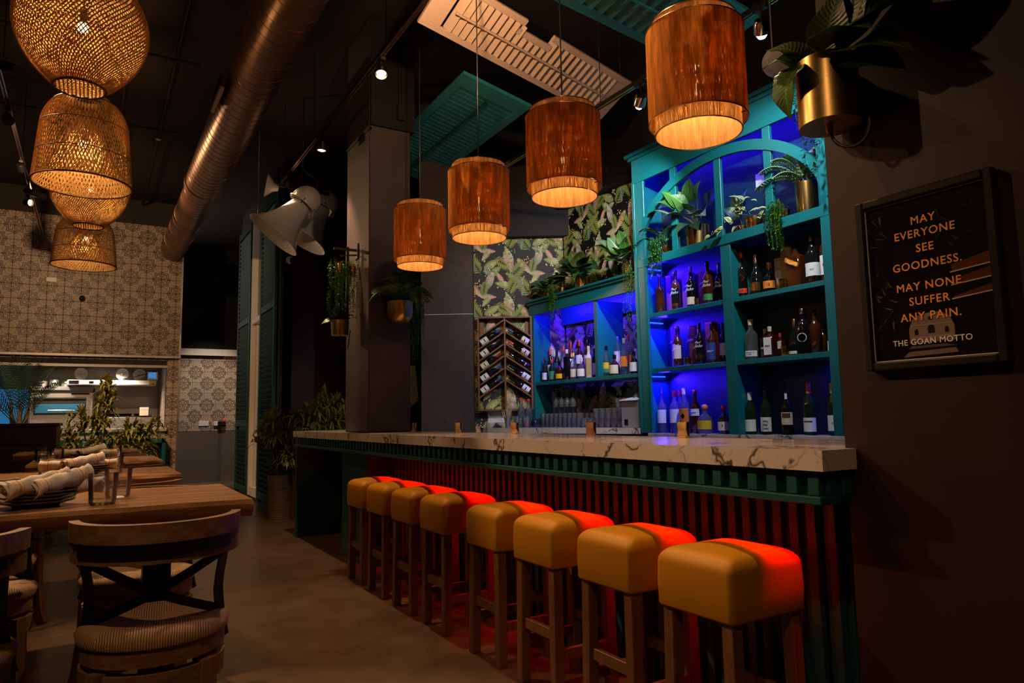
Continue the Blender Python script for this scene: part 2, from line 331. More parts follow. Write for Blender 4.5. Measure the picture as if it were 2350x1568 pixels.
# ------------------------------------------------------------------ mesh helpers
def V(*a): return Vector(a)
class MB:
    def __init__(s): s.v = []; s.f = []; s.uv = None; s.col = None
    def add(s, vs, fs):
        b = len(s.v); s.v += [Vector(p) for p in vs]; s.f += [tuple(i+b for i in f) for f in fs]; return s
    def box(s, x0, x1, y0, y1, z0, z1, c=0.0):
        if c <= 0:
            return s.add([(x0,y0,z0),(x1,y0,z0),(x1,y1,z0),(x0,y1,z0),(x0,y0,z1),(x1,y0,z1),(x1,y1,z1),(x0,y1,z1)],
                         [(0,3,2,1),(4,5,6,7),(0,1,5,4),(1,2,6,5),(2,3,7,6),(3,0,4,7)])
        bm = bmesh.new(); bmesh.ops.create_cube(bm, size=1.0)
        for q in bm.verts: q.co = Vector(((x0+x1)/2+q.co.x*(x1-x0), (y0+y1)/2+q.co.y*(y1-y0), (z0+z1)/2+q.co.z*(z1-z0)))
        bmesh.ops.bevel(bm, geom=list(bm.edges), offset=c, segments=1, affect='EDGES')
        return s.bm(bm)
    def bm(s, bm):
        bm.verts.index_update(); s.add([q.co.copy() for q in bm.verts], [tuple(q.index for q in f.verts) for f in bm.faces]); bm.free(); return s
    def bar(s, p0, p1, w, h, up=(0, 0, 1), c=0.0):
        p0 = Vector(p0); p1 = Vector(p1); d = (p1-p0); L = d.length; d.normalize(); u = Vector(up); r = d.cross(u)
        if r.length < 1e-5: r = d.cross(Vector((0, 1, 0)))
        r.normalize(); u = r.cross(d)
        m = MB().box(-w/2, w/2, 0, L, -h/2, h/2, c)
        return s.add([p0 + r*q.x + d*q.y + u*q.z for q in m.v], m.f)
    def lathe(s, prof, c=(0, 0, 0), n=24, closed=False, axis=None):
        b = []; fs = []; m = len(prof); c = Vector(c)
        A = Matrix.Identity(3) if axis is None else Vector(axis).to_track_quat('Z', 'Y').to_matrix()
        for k in range(n):
            a = 2*PI*k/n; ca, sa = math.cos(a), math.sin(a)
            for r, z in prof: b.append(c + A @ Vector((r*ca, r*sa, z)))
        for k in range(n):
            k2 = (k+1) % n
            for i in range(m-1): fs.append((k*m+i, k2*m+i, k2*m+i+1, k*m+i+1))
            if closed: fs.append((k*m+m-1, k2*m+m-1, k2*m, k*m))
        if not closed:
            if prof[0][0] > 1e-6: fs.append(tuple(k*m for k in range(n))[::-1])
            if prof[-1][0] > 1e-6: fs.append(tuple(k*m+m-1 for k in range(n)))
        return s.add(b, fs)
    def cyl(s, p0, p1, r0, r1=None, n=16):
        p0 = Vector(p0); p1 = Vector(p1); r1 = r0 if r1 is None else r1
        return s.lathe([(r0, 0), (r1, (p1-p0).length)], p0, n, axis=(p1-p0))
    def tube(s, pts, r, n=6, rr=None):
        pts = [Vector(p) for p in pts]; N = len(pts); b = []; fs = []; prev = None
        for i, p in enumerate(pts):
            d = (pts[min(i+1, N-1)] - pts[max(i-1, 0)]).normalized()
            if prev is None: u = d.orthogonal().normalized()
            else: u = (prev - d*prev.dot(d)); u = u.normalized() if u.length > 1e-6 else d.orthogonal().normalized()
            prev = u; w_ = d.cross(u); q = rr[i] if rr else r
            for k in range(n):
                a = 2*PI*k/n; b.append(p + (u*math.cos(a) + w_*math.sin(a))*q)
        for i in range(N-1):
            for k in range(n):
                k2 = (k+1) % n; fs.append((i*n+k, i*n+k2, (i+1)*n+k2, (i+1)*n+k))
        fs.append(tuple(range(n))[::-1]); fs.append(tuple((N-1)*n+k for k in range(n)))
        return s.add(b, fs)
    def strip(s, pts, nrm, wd, th):
        """flat strap along pts, width wd across, thickness th along nrm(i)"""
        pts = [Vector(p) for p in pts]; N = len(pts); b = []; fs = []
        for i, p in enumerate(pts):
            d = (pts[min(i+1, N-1)] - pts[max(i-1, 0)]).normalized(); n_ = Vector(nrm[i] if isinstance(nrm, list) else nrm).normalized()
            a = d.cross(n_).normalized(); w_ = wd[i] if isinstance(wd, list) else wd
            b += [p - a*w_/2 - n_*th/2, p + a*w_/2 - n_*th/2, p + a*w_/2 + n_*th/2, p - a*w_/2 + n_*th/2]
        for i in range(N-1):
            for k in range(4):
                k2 = (k+1) % 4; fs.append((i*4+k, i*4+k2, (i+1)*4+k2, (i+1)*4+k))
        fs.append((3, 2, 1, 0)); fs.append(tuple((N-1)*4+k for k in range(4)))
        return s.add(b, fs)
    def prism(s, poly, f, th):
        """poly: 2D outline; f(u,v,d)->Vector; extruded by th"""
        n = len(poly); b = [f(u, v, 0) for u, v in poly] + [f(u, v, th) for u, v in poly]
        fs = [tuple(range(n))[::-1], tuple(range(n, 2*n))] + [(i, (i+1) % n, n+(i+1) % n, n+i) for i in range(n)]
        return s.add(b, fs)
    def cells(s, xs, ys, keep, z0, z1):
        idx = {}
        def vid(i, j, k):
            if (i, j, k) not in idx: idx[(i, j, k)] = len(s.v); s.v.append(Vector((xs[i], ys[j], (z0, z1)[k])))
            return idx[(i, j, k)]
        nx, ny = len(xs)-1, len(ys)-1
        K = lambda i, j: 0 <= i < nx and 0 <= j < ny and keep(i, j)
        for i in range(nx):
            for j in range(ny):
                if not K(i, j): continue
                s.f.append((vid(i,j,1), vid(i+1,j,1), vid(i+1,j+1,1), vid(i,j+1,1))); s.f.append((vid(i,j,0), vid(i,j+1,0), vid(i+1,j+1,0), vid(i+1,j,0)))
                if not K(i-1, j): s.f.append((vid(i,j,0), vid(i,j,1), vid(i,j+1,1), vid(i,j+1,0)))
                if not K(i+1, j): s.f.append((vid(i+1,j,0), vid(i+1,j+1,0), vid(i+1,j+1,1), vid(i+1,j,1)))
                if not K(i, j-1): s.f.append((vid(i,j,0), vid(i+1,j,0), vid(i+1,j,1), vid(i,j,1)))
                if not K(i, j+1): s.f.append((vid(i,j+1,0), vid(i,j+1,1), vid(i+1,j+1,1), vid(i+1,j+1,0)))
        return s
    def sphere(s, c, r, n=12, m=8, sz=1.0):
        return s.lathe([(max(1e-7, r*math.sin(PI*i/m)), -r*sz*math.cos(PI*i/m)) for i in range(m+1)], c, n)
    def xf(s, mat):
        s.v = [mat @ q for q in s.v]; return s
    def mesh(s, name, smooth=None):
        me = bpy.data.meshes.new(name); me.from_pydata([tuple(q) for q in s.v], [], s.f)
        if smooth is not None:
            me.polygons.foreach_set('use_smooth', [True]*len(me.polygons)); me.set_sharp_from_angle(angle=R(smooth))
        if s.uv:
            ul = me.uv_layers.new(name='UVMap')
            for lp in me.loops: ul.data[lp.index].uv = s.uv[lp.vertex_index]
        if s.col:
            ca = me.color_attributes.new('Col', 'FLOAT_COLOR', 'POINT')
            for i, c in enumerate(s.col): ca.data[i].color = (*c, 1)
        me.update(); return me
    def build(s, name, mat, parent=None, smooth=None, local=False):
        if parent is not None and not local:
            o_ = parent_origin(parent); s.v = [q - o_ for q in s.v]
        return link(name, s.mesh(name, smooth), mat, parent)
def parent_origin(p):
    o = Vector((0, 0, 0))
    while p is not None: o += p.location; p = p.parent
    return o
def link(name, me, mat, parent=None):
    if mat is not None and len(me.materials) == 0: me.materials.append(M[mat] if isinstance(mat, str) else mat)
    o = bpy.data.objects.new(name, me); COL.objects.link(o)
    if parent is not None: o.parent = parent
    return o
def tag(o, label, cat, group=None, kind=None):
    if label: o['label'] = label
    if cat: o['category'] = cat
    if group: o['group'] = group
    if kind: o['kind'] = kind
    return o
def thing(name, label, cat, loc=(0, 0, 0), rz=0.0, group=None):
    o = bpy.data.objects.new(name, None); COL.objects.link(o); o.location = loc; o.rotation_euler = (0, 0, rz); o.empty_display_size = 0.05
    return tag(o, label, cat, group)
def struct(o, label=None):
    o['kind'] = 'structure'
    if label: o['label'] = label
    return o
def dup(root, loc, rz=0.0, label=None, parent=None):
    c = root.copy(); COL.objects.link(c); c.location = loc; c.rotation_euler = (0, 0, rz)
    if label: c['label'] = label
    for ch in root.children:
        k = ch.copy(); COL.objects.link(k); k.parent = c
        for g in ch.children:
            q = g.copy(); COL.objects.link(q); q.parent = k
    return c
def cushion(hx, hy, z0, z1, rc=0.022, rt=0.05, dome=0.012):
    """upholstered box: crisp corners below, rolled edge on top"""
    def loop(ins, z):
        out = []; a, b = hx-ins, hy-ins; r = min(rc+ins*0.35, a, b)
        for cx, cy, q in ((a-r, b-r, 0), (-a+r, b-r, 1), (-a+r, -b+r, 2), (a-r, -b+r, 3)):
            for k in range(5):
                th = PI/2*q + PI/2*k/4; out.append(V(cx+r*math.cos(th), cy+r*math.sin(th), z))
        return out
    lv = [(0.012, z0), (0.003, z0+0.003), (0.0, z0+0.010), (-0.002, (z0+z1-rt)/2), (0.0, z1-rt)]
    lv += [(rt*(1-math.cos(PI/2*k/6)), z1-rt+rt*math.sin(PI/2*k/6)) for k in range(1, 7)]
    f = min(hx, hy)-rt
    lv += [(rt+f*s_, z1+dome*(1-(1-s_)**2)) for s_ in (.25, .5, .75, .97)]
    m = MB(); n = 20
    for ins, z in lv: m.v += loop(ins, z)
    for i in range(len(lv)-1):
        for k in range(n): m.f.append((i*n+k, i*n+(k+1) % n, (i+1)*n+(k+1) % n, (i+1)*n+k))
    m.f.append(tuple(range(n))[::-1]); m.f.append(tuple((len(lv)-1)*n+k for k in range(n)))
    return m
def text_mesh(name, body, size, mat, parent, origin, right, up, align='CENTER', thick=0.0, extrude=0.0006, shear=0.0, space=1.0, xs=1.0):
    cu = bpy.data.curves.new(name, 'FONT'); cu.body = body; cu.size = size; cu.align_x = align; cu.extrude = extrude; cu.offset = thick; cu.resolution_u = 3
    cu.shear = shear; cu.space_character = space
    o = bpy.data.objects.new(name, cu); COL.objects.link(o); bpy.context.view_layer.update()
    me = bpy.data.meshes.new_from_object(o.evaluated_get(bpy.context.evaluated_depsgraph_get())); bpy.data.objects.remove(o)
    right = Vector(right).normalized(); up = Vector(up).normalized(); nr = right.cross(up)
    og = Vector(origin) - (parent_origin(parent) if parent is not None else Vector((0, 0, 0)))
    for q in me.vertices:
        c = q.co.copy(); q.co = og + right*c.x*xs + up*c.y + nr*c.z
    me.materials.clear(); return link(name, me, mat, parent)
# ---- leaves
def leaf_mb(base, tip, w, nrm=(0, 0, 1), bend=0.15, fold=0.18, n=9, shape='broad', wave=0.0):
    base = Vector(base); tip = Vector(tip); d = tip-base; L = d.length; dn = d.normalized(); nv = Vector(nrm); nv = (nv - dn*nv.dot(dn))
    nv = nv.normalized() if nv.length > 1e-4 else dn.orthogonal().normalized(); a = dn.cross(nv)
    m = MB(); m.uv = []; vs = []
    for i in range(n+1):
        t = i/n
        if shape == 'broad': h = math.sin(PI*min(1, t**0.62))**0.9
        elif shape == 'heart': h = (math.sin(PI*min(1, t**0.45)))**0.8
        else: h = math.sin(PI*t**0.7)**0.8
        h *= w/2; c = base + d*t + nv*bend*L*math.sin(PI*t) - nv*bend*L*0.9*t*t
        wv = wave*w*math.sin(t*11)
        for k, s_ in enumerate((-1, -0.5, 0, 0.5, 1)):
            vs.append(c + a*h*s_ + nv*(fold*h*abs(s_) + (wv if abs(s_) == 1 else 0)*(1 if s_ > 0 else -1)*(h/(w/2+1e-6)))); m.uv.append((0.5+s_/2, t))
    fs = []
    for i in range(n):
        for k in range(4): fs.append((i*5+k, i*5+k+1, (i+1)*5+k+1, (i+1)*5+k))
    # give the blade thickness
    N = len(vs); th = nv*max(0.0012, w*0.006)
    low = [q - th for q in vs]; m.uv = m.uv + m.uv
    fs2 = [tuple(N+i for i in f[::-1]) for f in fs]; rim = []
    for i in range(n):
        rim += [(i*5, (i+1)*5, N+(i+1)*5, N+i*5), ((i+1)*5+4, i*5+4, N+i*5+4, N+(i+1)*5+4)]
    m.v = vs+low; m.f = fs+fs2+rim; return m
def leaf(parent, base, tip, w, mat='leaf_green', nrm=(0, 0, 1), bend=0.15, stalk=None, name='leaf', **kw):
    o = leaf_mb(base, tip, w, nrm, bend, **kw).build(name, mat, parent, 60)
    if stalk is not None:
        p0 = Vector(stalk); p1 = Vector(base); mid = (p0+p1)/2 + Vector((0, 0, 0.12*(p1-p0).length))
        MB().tube([p0, mid, p1], max(0.002, w*0.022), 5).build('leaf_stalk', 'stem', parent, 60)
    return o
def frond_mb(base, tip, n=12, ll=0.12, lw=0.014, arch=0.2, droop=0.25, up=(0, 0, 1), rach=0.003):
    base = Vector(base); tip = Vector(tip); d = tip-base; L = d.length; m = MB(); up = Vector(up)
    P = lambda t: base + d*t + up*arch*L*math.sin(PI*min(1, t*0.9)) - Vector((0, 0, 1))*arch*0.6*L*t*t
    pts = [P(i/8) for i in range(9)]; m.tube(pts, rach, 4, [rach*(1-0.7*i/8) for i in range(9)])
    for i in range(n):
        t = 0.18 + 0.82*i/(n-1); p = P(t); tg = (P(min(1, t+0.05)) - P(t-0.05)).normalized()
        sd = tg.cross(up); sd = sd.normalized() if sd.length > 1e-4 else Vector((1, 0, 0)); nn = sd.cross(tg)
        k = math.sin(PI*(0.12+0.80*t))**0.7*ll
        for s_ in (-1, 1):
            dr = (sd*s_*0.8 + tg*0.62 + nn*0.25).normalized(); e = p + dr*k - Vector((0, 0, 1))*droop*k; mid = p + dr*k*0.45 + nn*0.06*k
            wv = tg*lw*0.5
            m.add([p-wv*0.3, p+wv*0.3, mid+wv, mid-wv, e], [(0, 1, 2, 3), (3, 2, 4)])
    return m
def tuft_mb(m, c, n, L, w, rnd, updir=(0, 0, 1), spread=1.0):
    """rosette of strap leaves"""
    c = Vector(c); U = Vector(updir).normalized(); q = U.to_track_quat('Z', 'Y')
    for i in range(n):
        a = i*2.399 + rnd.uniform(-.3, .3); el = rnd.uniform(0.0, 1.15)*spread; l = L*rnd.uniform(.7, 1.15)
        d0 = q @ Vector((math.cos(a)*math.sin(el), math.sin(a)*math.sin(el), math.cos(el)))
        side = d0.cross(Vector((0, 0, 1)))
        side = side.normalized() if side.length > 1e-3 else Vector((1, 0, 0)); g = Vector((0, 0, -1))
        st = c + U*rnd.uniform(-.3, .3)*L*0.5
        p1 = st + d0*l*0.35; p2 = st + d0*l*0.7 + g*l*0.10*(0.4+el); p3 = st + d0*l*0.95 + g*l*0.34*(0.3+el)
        m.add([st-side*w*.25, st+side*w*.25, p1+side*w*.5, p1-side*w*.5, p2+side*w*.42, p2-side*w*.42, p3], [(0,1,2,3), (3,2,4,5), (5,4,6)])
def trail_mb(top_pts, rnd, lmin=0.15, lmax=0.35, leaf_l=0.026, leaf_w=0.010, step=0.008):
    """strands of tiny leaves hanging down"""
    m = MB()
    for p in top_pts:
        p = Vector(p[:3]); out = Vector((rnd.uniform(-1, 1), rnd.uniform(-1, 1), 0))*0.006
        L = rnd.uniform(lmin, lmax); n = int(L/step); pts = []
        x = Vector((0, 0, 0))
        for i in range(n+1):
            t = i*step; pts.append(p + out*min(1, t*12)*2 + Vector((math.sin(t*23+p.x*90)*0.006, math.cos(t*19+p.y*80)*0.006, -t)))
        m.tube(pts[::3] if len(pts) > 6 else pts, 0.0012, 3)
        for i in range(1, n):
            a = rnd.uniform(0, 6.28); d = Vector((math.cos(a), math.sin(a), rnd.uniform(-.9, .1))).normalized(); s_ = d.cross(Vector((0, 0, 1))).normalized()*leaf_w/2
            q = pts[i]; e = q + d*leaf_l*rnd.uniform(.7, 1.2)
            m.add([q, q+d*leaf_l*.4+s_, e, q+d*leaf_l*.4-s_], [(0, 1, 2, 3)])
    return m
def pot_prof(r_top, r_bot, h, th=0.006, rnd=0.0):
    out = [(0.0005, 0.0)]
    if rnd: out += [(r_bot*math.sin(PI/2*i/6), rnd*(1-math.cos(PI/2*i/6))) for i in range(1, 7)]
    else: out += [(r_bot, 0.0)]
    out += [(r_top, h), (r_top-th, h), (r_top-th*1.2, h*0.86), (0.0005, h*0.84)]
    return out
# ------------------------------------------------------------------ the room
def wallbox(name, *a, mat='paint_black', label=None):
    return struct(MB().box(*a).build(name, mat), label)
wallbox('floor', -4, 5, -4, 15.4, -0.1, 0.0, mat='floor_concrete', label='polished brown concrete floor')
wallbox('ceiling', -4, 5, -4, 15.4, 4.7, 4.8, mat='ceiling_dark', label='dark painted ceiling high above the room')
wallbox('wall_right', 1.964, 2.16, -4, 1.315, 0, 4.7, mat='paint_plum', label='dark plum plastered wall carrying the framed motto')
wallbox('wall_left', -4.1, -4.0, -4, 15.4, 0, 4.7)
wallbox('wall_rear', -4, 5, -4.1, -4.0, 0, 4.7)
WB = wallbox('wall_back', 4.30, 4.45, -4, 9.8, 0, 4.7, label='black wall behind the back bar with tropical wallpaper')
K = V(4.30, 6.045, 0); KD = V(-0.857, 0.515, 0).normalized(); KN = V(-0.515, -0.857, 0).normalized()   # angled end wall: along, towards the room
def kw(u, v, d): return K + KD*u + KN*d + V(0, 0, v)
WE = struct(MB().prism([(-0.1, 0), (1.25, 0), (1.25, 4.7), (-0.1, 4.7)], lambda u, v, d: kw(u, v, d-0.12), 0.12).build('wall_end', 'wallpaper_black'), 'angled end wall with tropical leaf wallpaper')
m = MB().prism([(-0.1, 3.10), (1.25, 3.10), (1.25, 4.69), (-0.1, 4.69)], lambda u, v, d: kw(u, v, d), 0.10)
struct(m.build('trim_1', 'paint_black'), 'black soffit box above the end wallpaper')
struct(MB().box(4.16, 4.30, -1, 5.98, 3.38, 4.69).build('trim_2', 'paint_black'), 'black soffit above the back bar')
cf = MB().prism([(0.97, 0), (1.50, 0), (1.50, 4.69), (0.97, 4.69)], lambda u, v, d: kw(u, v, d), 0.30)
wcol = struct(cf.build('wall_column', 'concrete_dark'), 'grey-black concrete column beside the wine rack')
MB().prism([(0.965, 2.236), (1.505, 2.236), (1.505, 2.240), (0.965, 2.240)], lambda u, v, d: kw(u, v, d), 0.3025).build('form_seam', 'white_paint', wcol)
wallbox('wall_nook', 2.1, 4.45, 9.65, 9.8, 0, 4.7, mat='paint_plum', label='dark wall beyond the far end of the bar')
struct(MB().box(2.14, 2.95, 9.50, 9.65, 0, 4.69).build('wall_pier', 'paint_plum'), 'dark wall pier with a security camera')
# window wall with one tall narrow opening
ys = [9.5, 10.66, 11.42, 12.56]; zs = [0, 0.06, 4.34, 4.69]
m = MB().cells(ys, zs, lambda i, j: not (i == 1 and j == 1), 2.1, 2.26)
m.v = [V(q.z, q.x, q.y) for q in m.v]; m.f = [f for f in m.f]
struct(m.build('wall_window', 'paint_black'), 'dark wall with the tall shuttered window')
wallbox('wall_passage', 2.72, 2.85, 12.56, 15.1, 0, 4.7)
wallbox('wall_return', 2.1, 2.85, 12.5, 12.6, 0, 4.7)
wallbox('wall_recess', 1.0, 2.85, 15.0, 15.15, 0, 4.7, label='recess wall at the end of the passage')
win = struct(thing('window_1', None, None, (2.12, 11.04, 0)), 'tall narrow white-framed window with a transom'); 
def frame(x0, x1, y0, y1, z0, z1): MB().box(x0, x1, y0, y1, z0, z1, 0.004).build('window_frame', 'white_paint', win)
frame(2.08, 2.24, 10.66, 10.74, 0.06, 4.34); frame(2.08, 2.24, 11.34, 11.42, 0.06, 4.34); frame(2.09, 2.24, 10.74, 11.34, 4.26, 4.34)
frame(2.09, 2.24, 10.74, 11.34, 2.68, 2.76); frame(2.09, 2.24, 10.74, 11.34, 0.06, 0.20)
frame(2.14, 2.20, 10.74, 10.86, 0.20, 2.68); frame(2.14, 2.20, 11.22, 11.34, 0.20, 2.68)
for z0, z1 in ((0.2, 2.68), (2.76, 4.26)): MB().box(2.165, 2.172, 10.74, 11.34, z0, z1).build('window_pane', 'window_glass', win)

# patterned tile wall with the kitchen opening
T = 0.215
xs = [-4, 0.98, 1.16]; zs = [0, 1.075, 2.035, 4.31, 4.69]
m = MB().cells(xs, zs, lambda i, j: not (i == 0 and j == 1), 12.215, 12.36); m.v = [V(q.x, q.z, q.y) for q in m.v]
WT = struct(m.build('wall_tiled', 'ceiling_dark'), 'wall of patterned star tiles above the kitchen opening')
tile_cache = {}
def tile(parent, x0, x1, z0, z1, y, mat='tile_print'):
    key = (round(x1-x0, 4), round(z1-z0, 4))
    if key not in tile_cache:
        g = 0.0022; tile_cache[key] = MB().box(g, x1-x0-g, -0.011, 0.004, g, z1-z0-g, 0.0016).mesh('tile')
    o = link('tile', tile_cache[key], mat, parent); o.location = V(x0, y, z0) - parent_origin(parent)
for i in range(-7, 6):
    for j in range(0, 21):
        x0, x1, z0, z1 = i*T, min((i+1)*T, 1.16), j*T, min((j+1)*T, 4.31)
        if j < 5 or (z0 < 2.0 and x1 < 0.99):
            if x1 <= 0.99: continue
        if z0 < 2.035 and z1 > 1.075 and x0 < 0.98: x0 = 0.98
        if z0 < 2.035 < z1 and i < 4: z0 = 2.035; x0 = i*T
        if z1-z0 < 0.02 or x1-x0 < 0.02: continue
        tile(WT, x0, x1, z0, z1, 12.214)
WR = bpy.data.objects['wall_recess']
for i in range(5, 13):
    for j in range(4, 12):
        z0, z1 = max(1.0, j*T+0.02), min(2.49, (j+1)*T+0.02)
        if z1-z0 > 0.02: tile(WR, i*T+0.16, min((i+1)*T+0.16, 2.72), z0, z1, 14.999)
struct(MB().box(-4, 1.17, 12.13, 12.214, 2.185, 2.222, 0.003).build('trim_3', 'steel'), 'steel ledge running across the tile wall')
struct(MB().box(1.145, 1.172, 12.195, 12.23, 0, 4.31).build('trim_4', 'steel'), 'steel corner strip on the tile wall')
struct(MB().box(1.16, 2.72, 14.93, 15.0, 2.49, 2.62).build('trim_5', 'white_paint'), 'pale band above the recess tiles')
struct(MB().box(1.16, 2.72, 14.985, 15.0, 0.0, 0.995).build('trim_6', 'steel'), 'steel wainscot under the recess tiles')
struct(MB().box(-1.6, 0.99, 12.19, 12.36, 2.035, 2.075).build('trim_7', 'steel'), 'steel lintel of the kitchen opening')
for z0, z1, nm in ((1.12, 1.20, 'white wall plate under recess tiles'),):
    o = MB().box(1.80, 1.98, 14.975, 14.99, 1.10, 1.20, 0.003).build('wall_plate', 'white_plastic'); tag(o, 'white blank wall plate on the recess tiles', 'wall plate')
al = thing('alarm_strobe', 'red and black alarm on the recess tiles', 'alarm', (2.16, 14.98, 1.14))
MB().box(2.07, 2.17, 14.95, 14.99, 1.10, 1.19, 0.004).build('alarm_plate', 'white_plastic', al); MB().box(2.14, 2.28, 14.90, 14.99, 1.11, 1.19, 0.01).build('alarm_body', 'black_plastic', al); MB().box(2.22, 2.29, 14.91, 14.99, 1.16, 1.22, 0.01).build('alarm_lens', 'redbright', al)
o = MB().box(-0.66, -0.53, 12.19, 12.204, 3.28, 3.35, 0.003).build('wall_plate', 'white_plastic'); tag(o, 'pale wall plate high on the star tiles', 'wall plate')
cm = thing('security_camera', 'black dome camera on the star tile wall', 'camera', (-0.20, 12.19, 3.07))
MB().lathe([(0.001, 0), (0.05, 0), (0.05, 0.02), (0.001, 0.021)], (-0.20, 12.203, 3.07), 16, axis=(0, -1, 0)).build('mount', 'black_plastic', cm, 40)
MB().sphere((-0.20, 12.165, 3.06), 0.04).build('dome', 'black_plastic', cm, 60)
cm = thing('security_camera', 'white dome camera on the dark pier by the shutter', 'camera', (2.215, 9.49, 3.33))
MB().lathe([(0.001, 0), (0.055, 0), (0.055, 0.03), (0.04, 0.05), (0.001, 0.06)], (2.215, 9.50, 3.34), 16, axis=(0, -1, 0)).build('mount', 'white_plastic', cm, 40)
MB().sphere((2.235, 9.42, 3.32), 0.038).build('dome', 'black_plastic', cm, 60)

# ---------------- wallpaper print (flat ink on two walls)
GREEN, LIME, CREAM, PINK, TEAL, OLIVE, ROSE = (0.10,0.23,0.06), (0.42,0.46,0.09), (0.78,0.72,0.46), (0.80,0.30,0.26), (0.04,0.19,0.17), (0.22,0.25,0.05), (0.66,0.48,0.46)
def lerp(a, b, t): return tuple(p+(q-p)*t for p, q in zip(a, b))
def wp_print(name, parent, fn, u0, u1, v0, v1):
    m = MB(); m.col = []; rnd = random.Random(11); lay = [0]
    def poly(pts, cols):
        lay[0] = (lay[0]+1) % 12; d = 0.0012 + lay[0]*0.00025
        cx = sum(p[0] for p in pts)/len(pts); cy = sum(p[1] for p in pts)/len(pts)
        if not (u0 < cx < u1 and v0 < cy < v1): return
        b = len(m.v)
        for (u, v), c in zip(pts, cols): m.v.append(fn(min(u1, max(u0, u)), min(v1, max(v0, v)), d)); m.col.append(c)
        m.f.append(tuple(range(b, b+len(pts))))
    def rot(p, c, a, s): return (c[0]+s*(p[0]*math.cos(a)-p[1]*math.sin(a)), c[1]+s*(p[0]*math.sin(a)+p[1]*math.cos(a)))
    def blade(c, a, s, w, c0, c1, c2, seg=9, serr=0.0, mid=CREAM):
        if seg == 9: seg = 14; w *= 0.74; s *= 1.22
        L = []; Rr = []
        for i in range(seg+1):
            t = i/seg; h = w*math.sin(PI*min(1, t**0.75))**0.8 + 0.004
            q = serr*(1 if i % 2 else -1)*w
            L.append((t, h+q)); Rr.append((t, -h-q))
        for i in range(seg):
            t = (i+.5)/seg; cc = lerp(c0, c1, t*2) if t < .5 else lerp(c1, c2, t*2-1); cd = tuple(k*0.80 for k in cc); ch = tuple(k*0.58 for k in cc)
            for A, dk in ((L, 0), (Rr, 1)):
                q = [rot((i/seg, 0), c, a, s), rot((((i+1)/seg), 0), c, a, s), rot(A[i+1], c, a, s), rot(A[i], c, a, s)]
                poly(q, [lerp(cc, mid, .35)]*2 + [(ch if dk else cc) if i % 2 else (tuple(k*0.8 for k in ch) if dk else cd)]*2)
    def frond(c, a, s, col, n=9):
        for i in range(n):
            t = .1+.9*i/n; p = rot((t, .06*math.sin(t*3)), c, a, s); l = s*.42*math.sin(PI*(.2+.7*t))
            for sg in (-1, 1): blade(p, a+sg*(1.0-.5*t), l, .11, col, lerp(col, LIME, .5), LIME, 3, mid=LIME)
        for i in range(6): poly([rot((i/6, -.01), c, a, s), rot(((i+1)/6, -.008), c, a, s), rot(((i+1)/6, .008), c, a, s), rot((i/6, .01), c, a, s)], [OLIVE]*4)
    def dots(c, s, n, col):
        for i in range(n):
            p = (c[0]+rnd.uniform(-s, s), c[1]+rnd.uniform(-s, s)); r = s*.17
            poly([(p[0]+r*math.cos(k*1.05), p[1]+r*math.sin(k*1.05)) for k in range(6)], [lerp(col, CREAM, rnd.random())]*6)
    rep = [('f', .08, .40, .26, 2.3, GREEN), ('f', .36, .46, .24, .9, GREEN), ('f', .22, .14, .22, 3.6, OLIVE), ('f', .47, .22, .24, 5.2, OLIVE),
           ('b', .10, .22, .20, 4.4, (LIME, PINK, ROSE), .24, .10), ('b', .30, .30, .17, 1.9, (TEAL, ROSE, CREAM), .26, .0), ('b', .42, .08, .19, .6, (TEAL, GREEN, LIME), .22, .09),
           ('b', .02, .06, .17, 1.2, (ROSE, CREAM, LIME), .22, .10), ('b', .33, .02, .15, 2.6, (GREEN, LIME, LIME), .28, 0), ('b', .50, .38, .18, 4.0, (LIME, PINK, CREAM), .2, .08),
           ('b', .19, .45, .12, .3, (GREEN, TEAL, LIME), .3, 0), ('b', .26, .22, .11, 5.4, (LIME, LIME, CREAM), .28, 0), ('b', .05, .33, .13, .2, (CREAM, LIME, GREEN), .3, 0),
           ('d', .14, .33, .05, 9, CREAM), ('d', .40, .36, .045, 8, PINK), ('d', .24, .05, .05, 9, CREAM), ('d', .47, .14, .035, 6, PINK), ('d', .02, .20, .03, 6, LIME), ('b', .15, .04, .15, 5.6, (GREEN, LIME, CREAM), .24, .08), ('b', .37, .22, .13, 3.2, (LIME, ROSE, PINK), .24, .1), ('d', .33, .12, .05, 8, LIME), ('d', .08, .12, .035, 7, PINK), ('d', .28, .48, .04, 8, CREAM), ('b', .52, .05, .13, 2.2, (GREEN, OLIVE, LIME), .2, .1), ('b', .12, .36, .12, 1.0, (ROSE, PINK, LIME), .22, .1), ('b', .45, .47, .12, 1.6, (TEAL, TEAL, ROSE), .2, 0), ('f', .30, .40, .17, 4.9, GREEN)]
    W_, H_ = 0.53, 0.50
    for i in range(int((u0)/W_)-1, int(u1/W_)+2):
        for j in range(int(v0/H_)-1, int(v1/H_)+2):
            ox, oy = i*W_, j*H_ + (i % 2)*0.25
            for e in rep:
                c = (ox+e[1], oy+e[2])
                if not (u0-.3 < c[0] < u1+.3 and v0-.3 < c[1] < v1+.3): continue
                if e[0] == 'f': frond(c, e[4], e[3]*1.0, e[5])
                elif e[0] == 'b': blade(c, e[4], e[3]*1.08, e[6], *e[5], serr=e[7])
                else: dots(c, e[3], e[4], e[5])
    o = m.build(name, 'wallpaper_print', parent, None, True); o['kind'] = 'stuff'; o['label'] = 'printed tropical leaves and flowers'; return o
wp_print('wallpaper_print', WE, lambda u, v, d: kw(u, v, d), 0.0, 0.97, 0.95, 3.10)
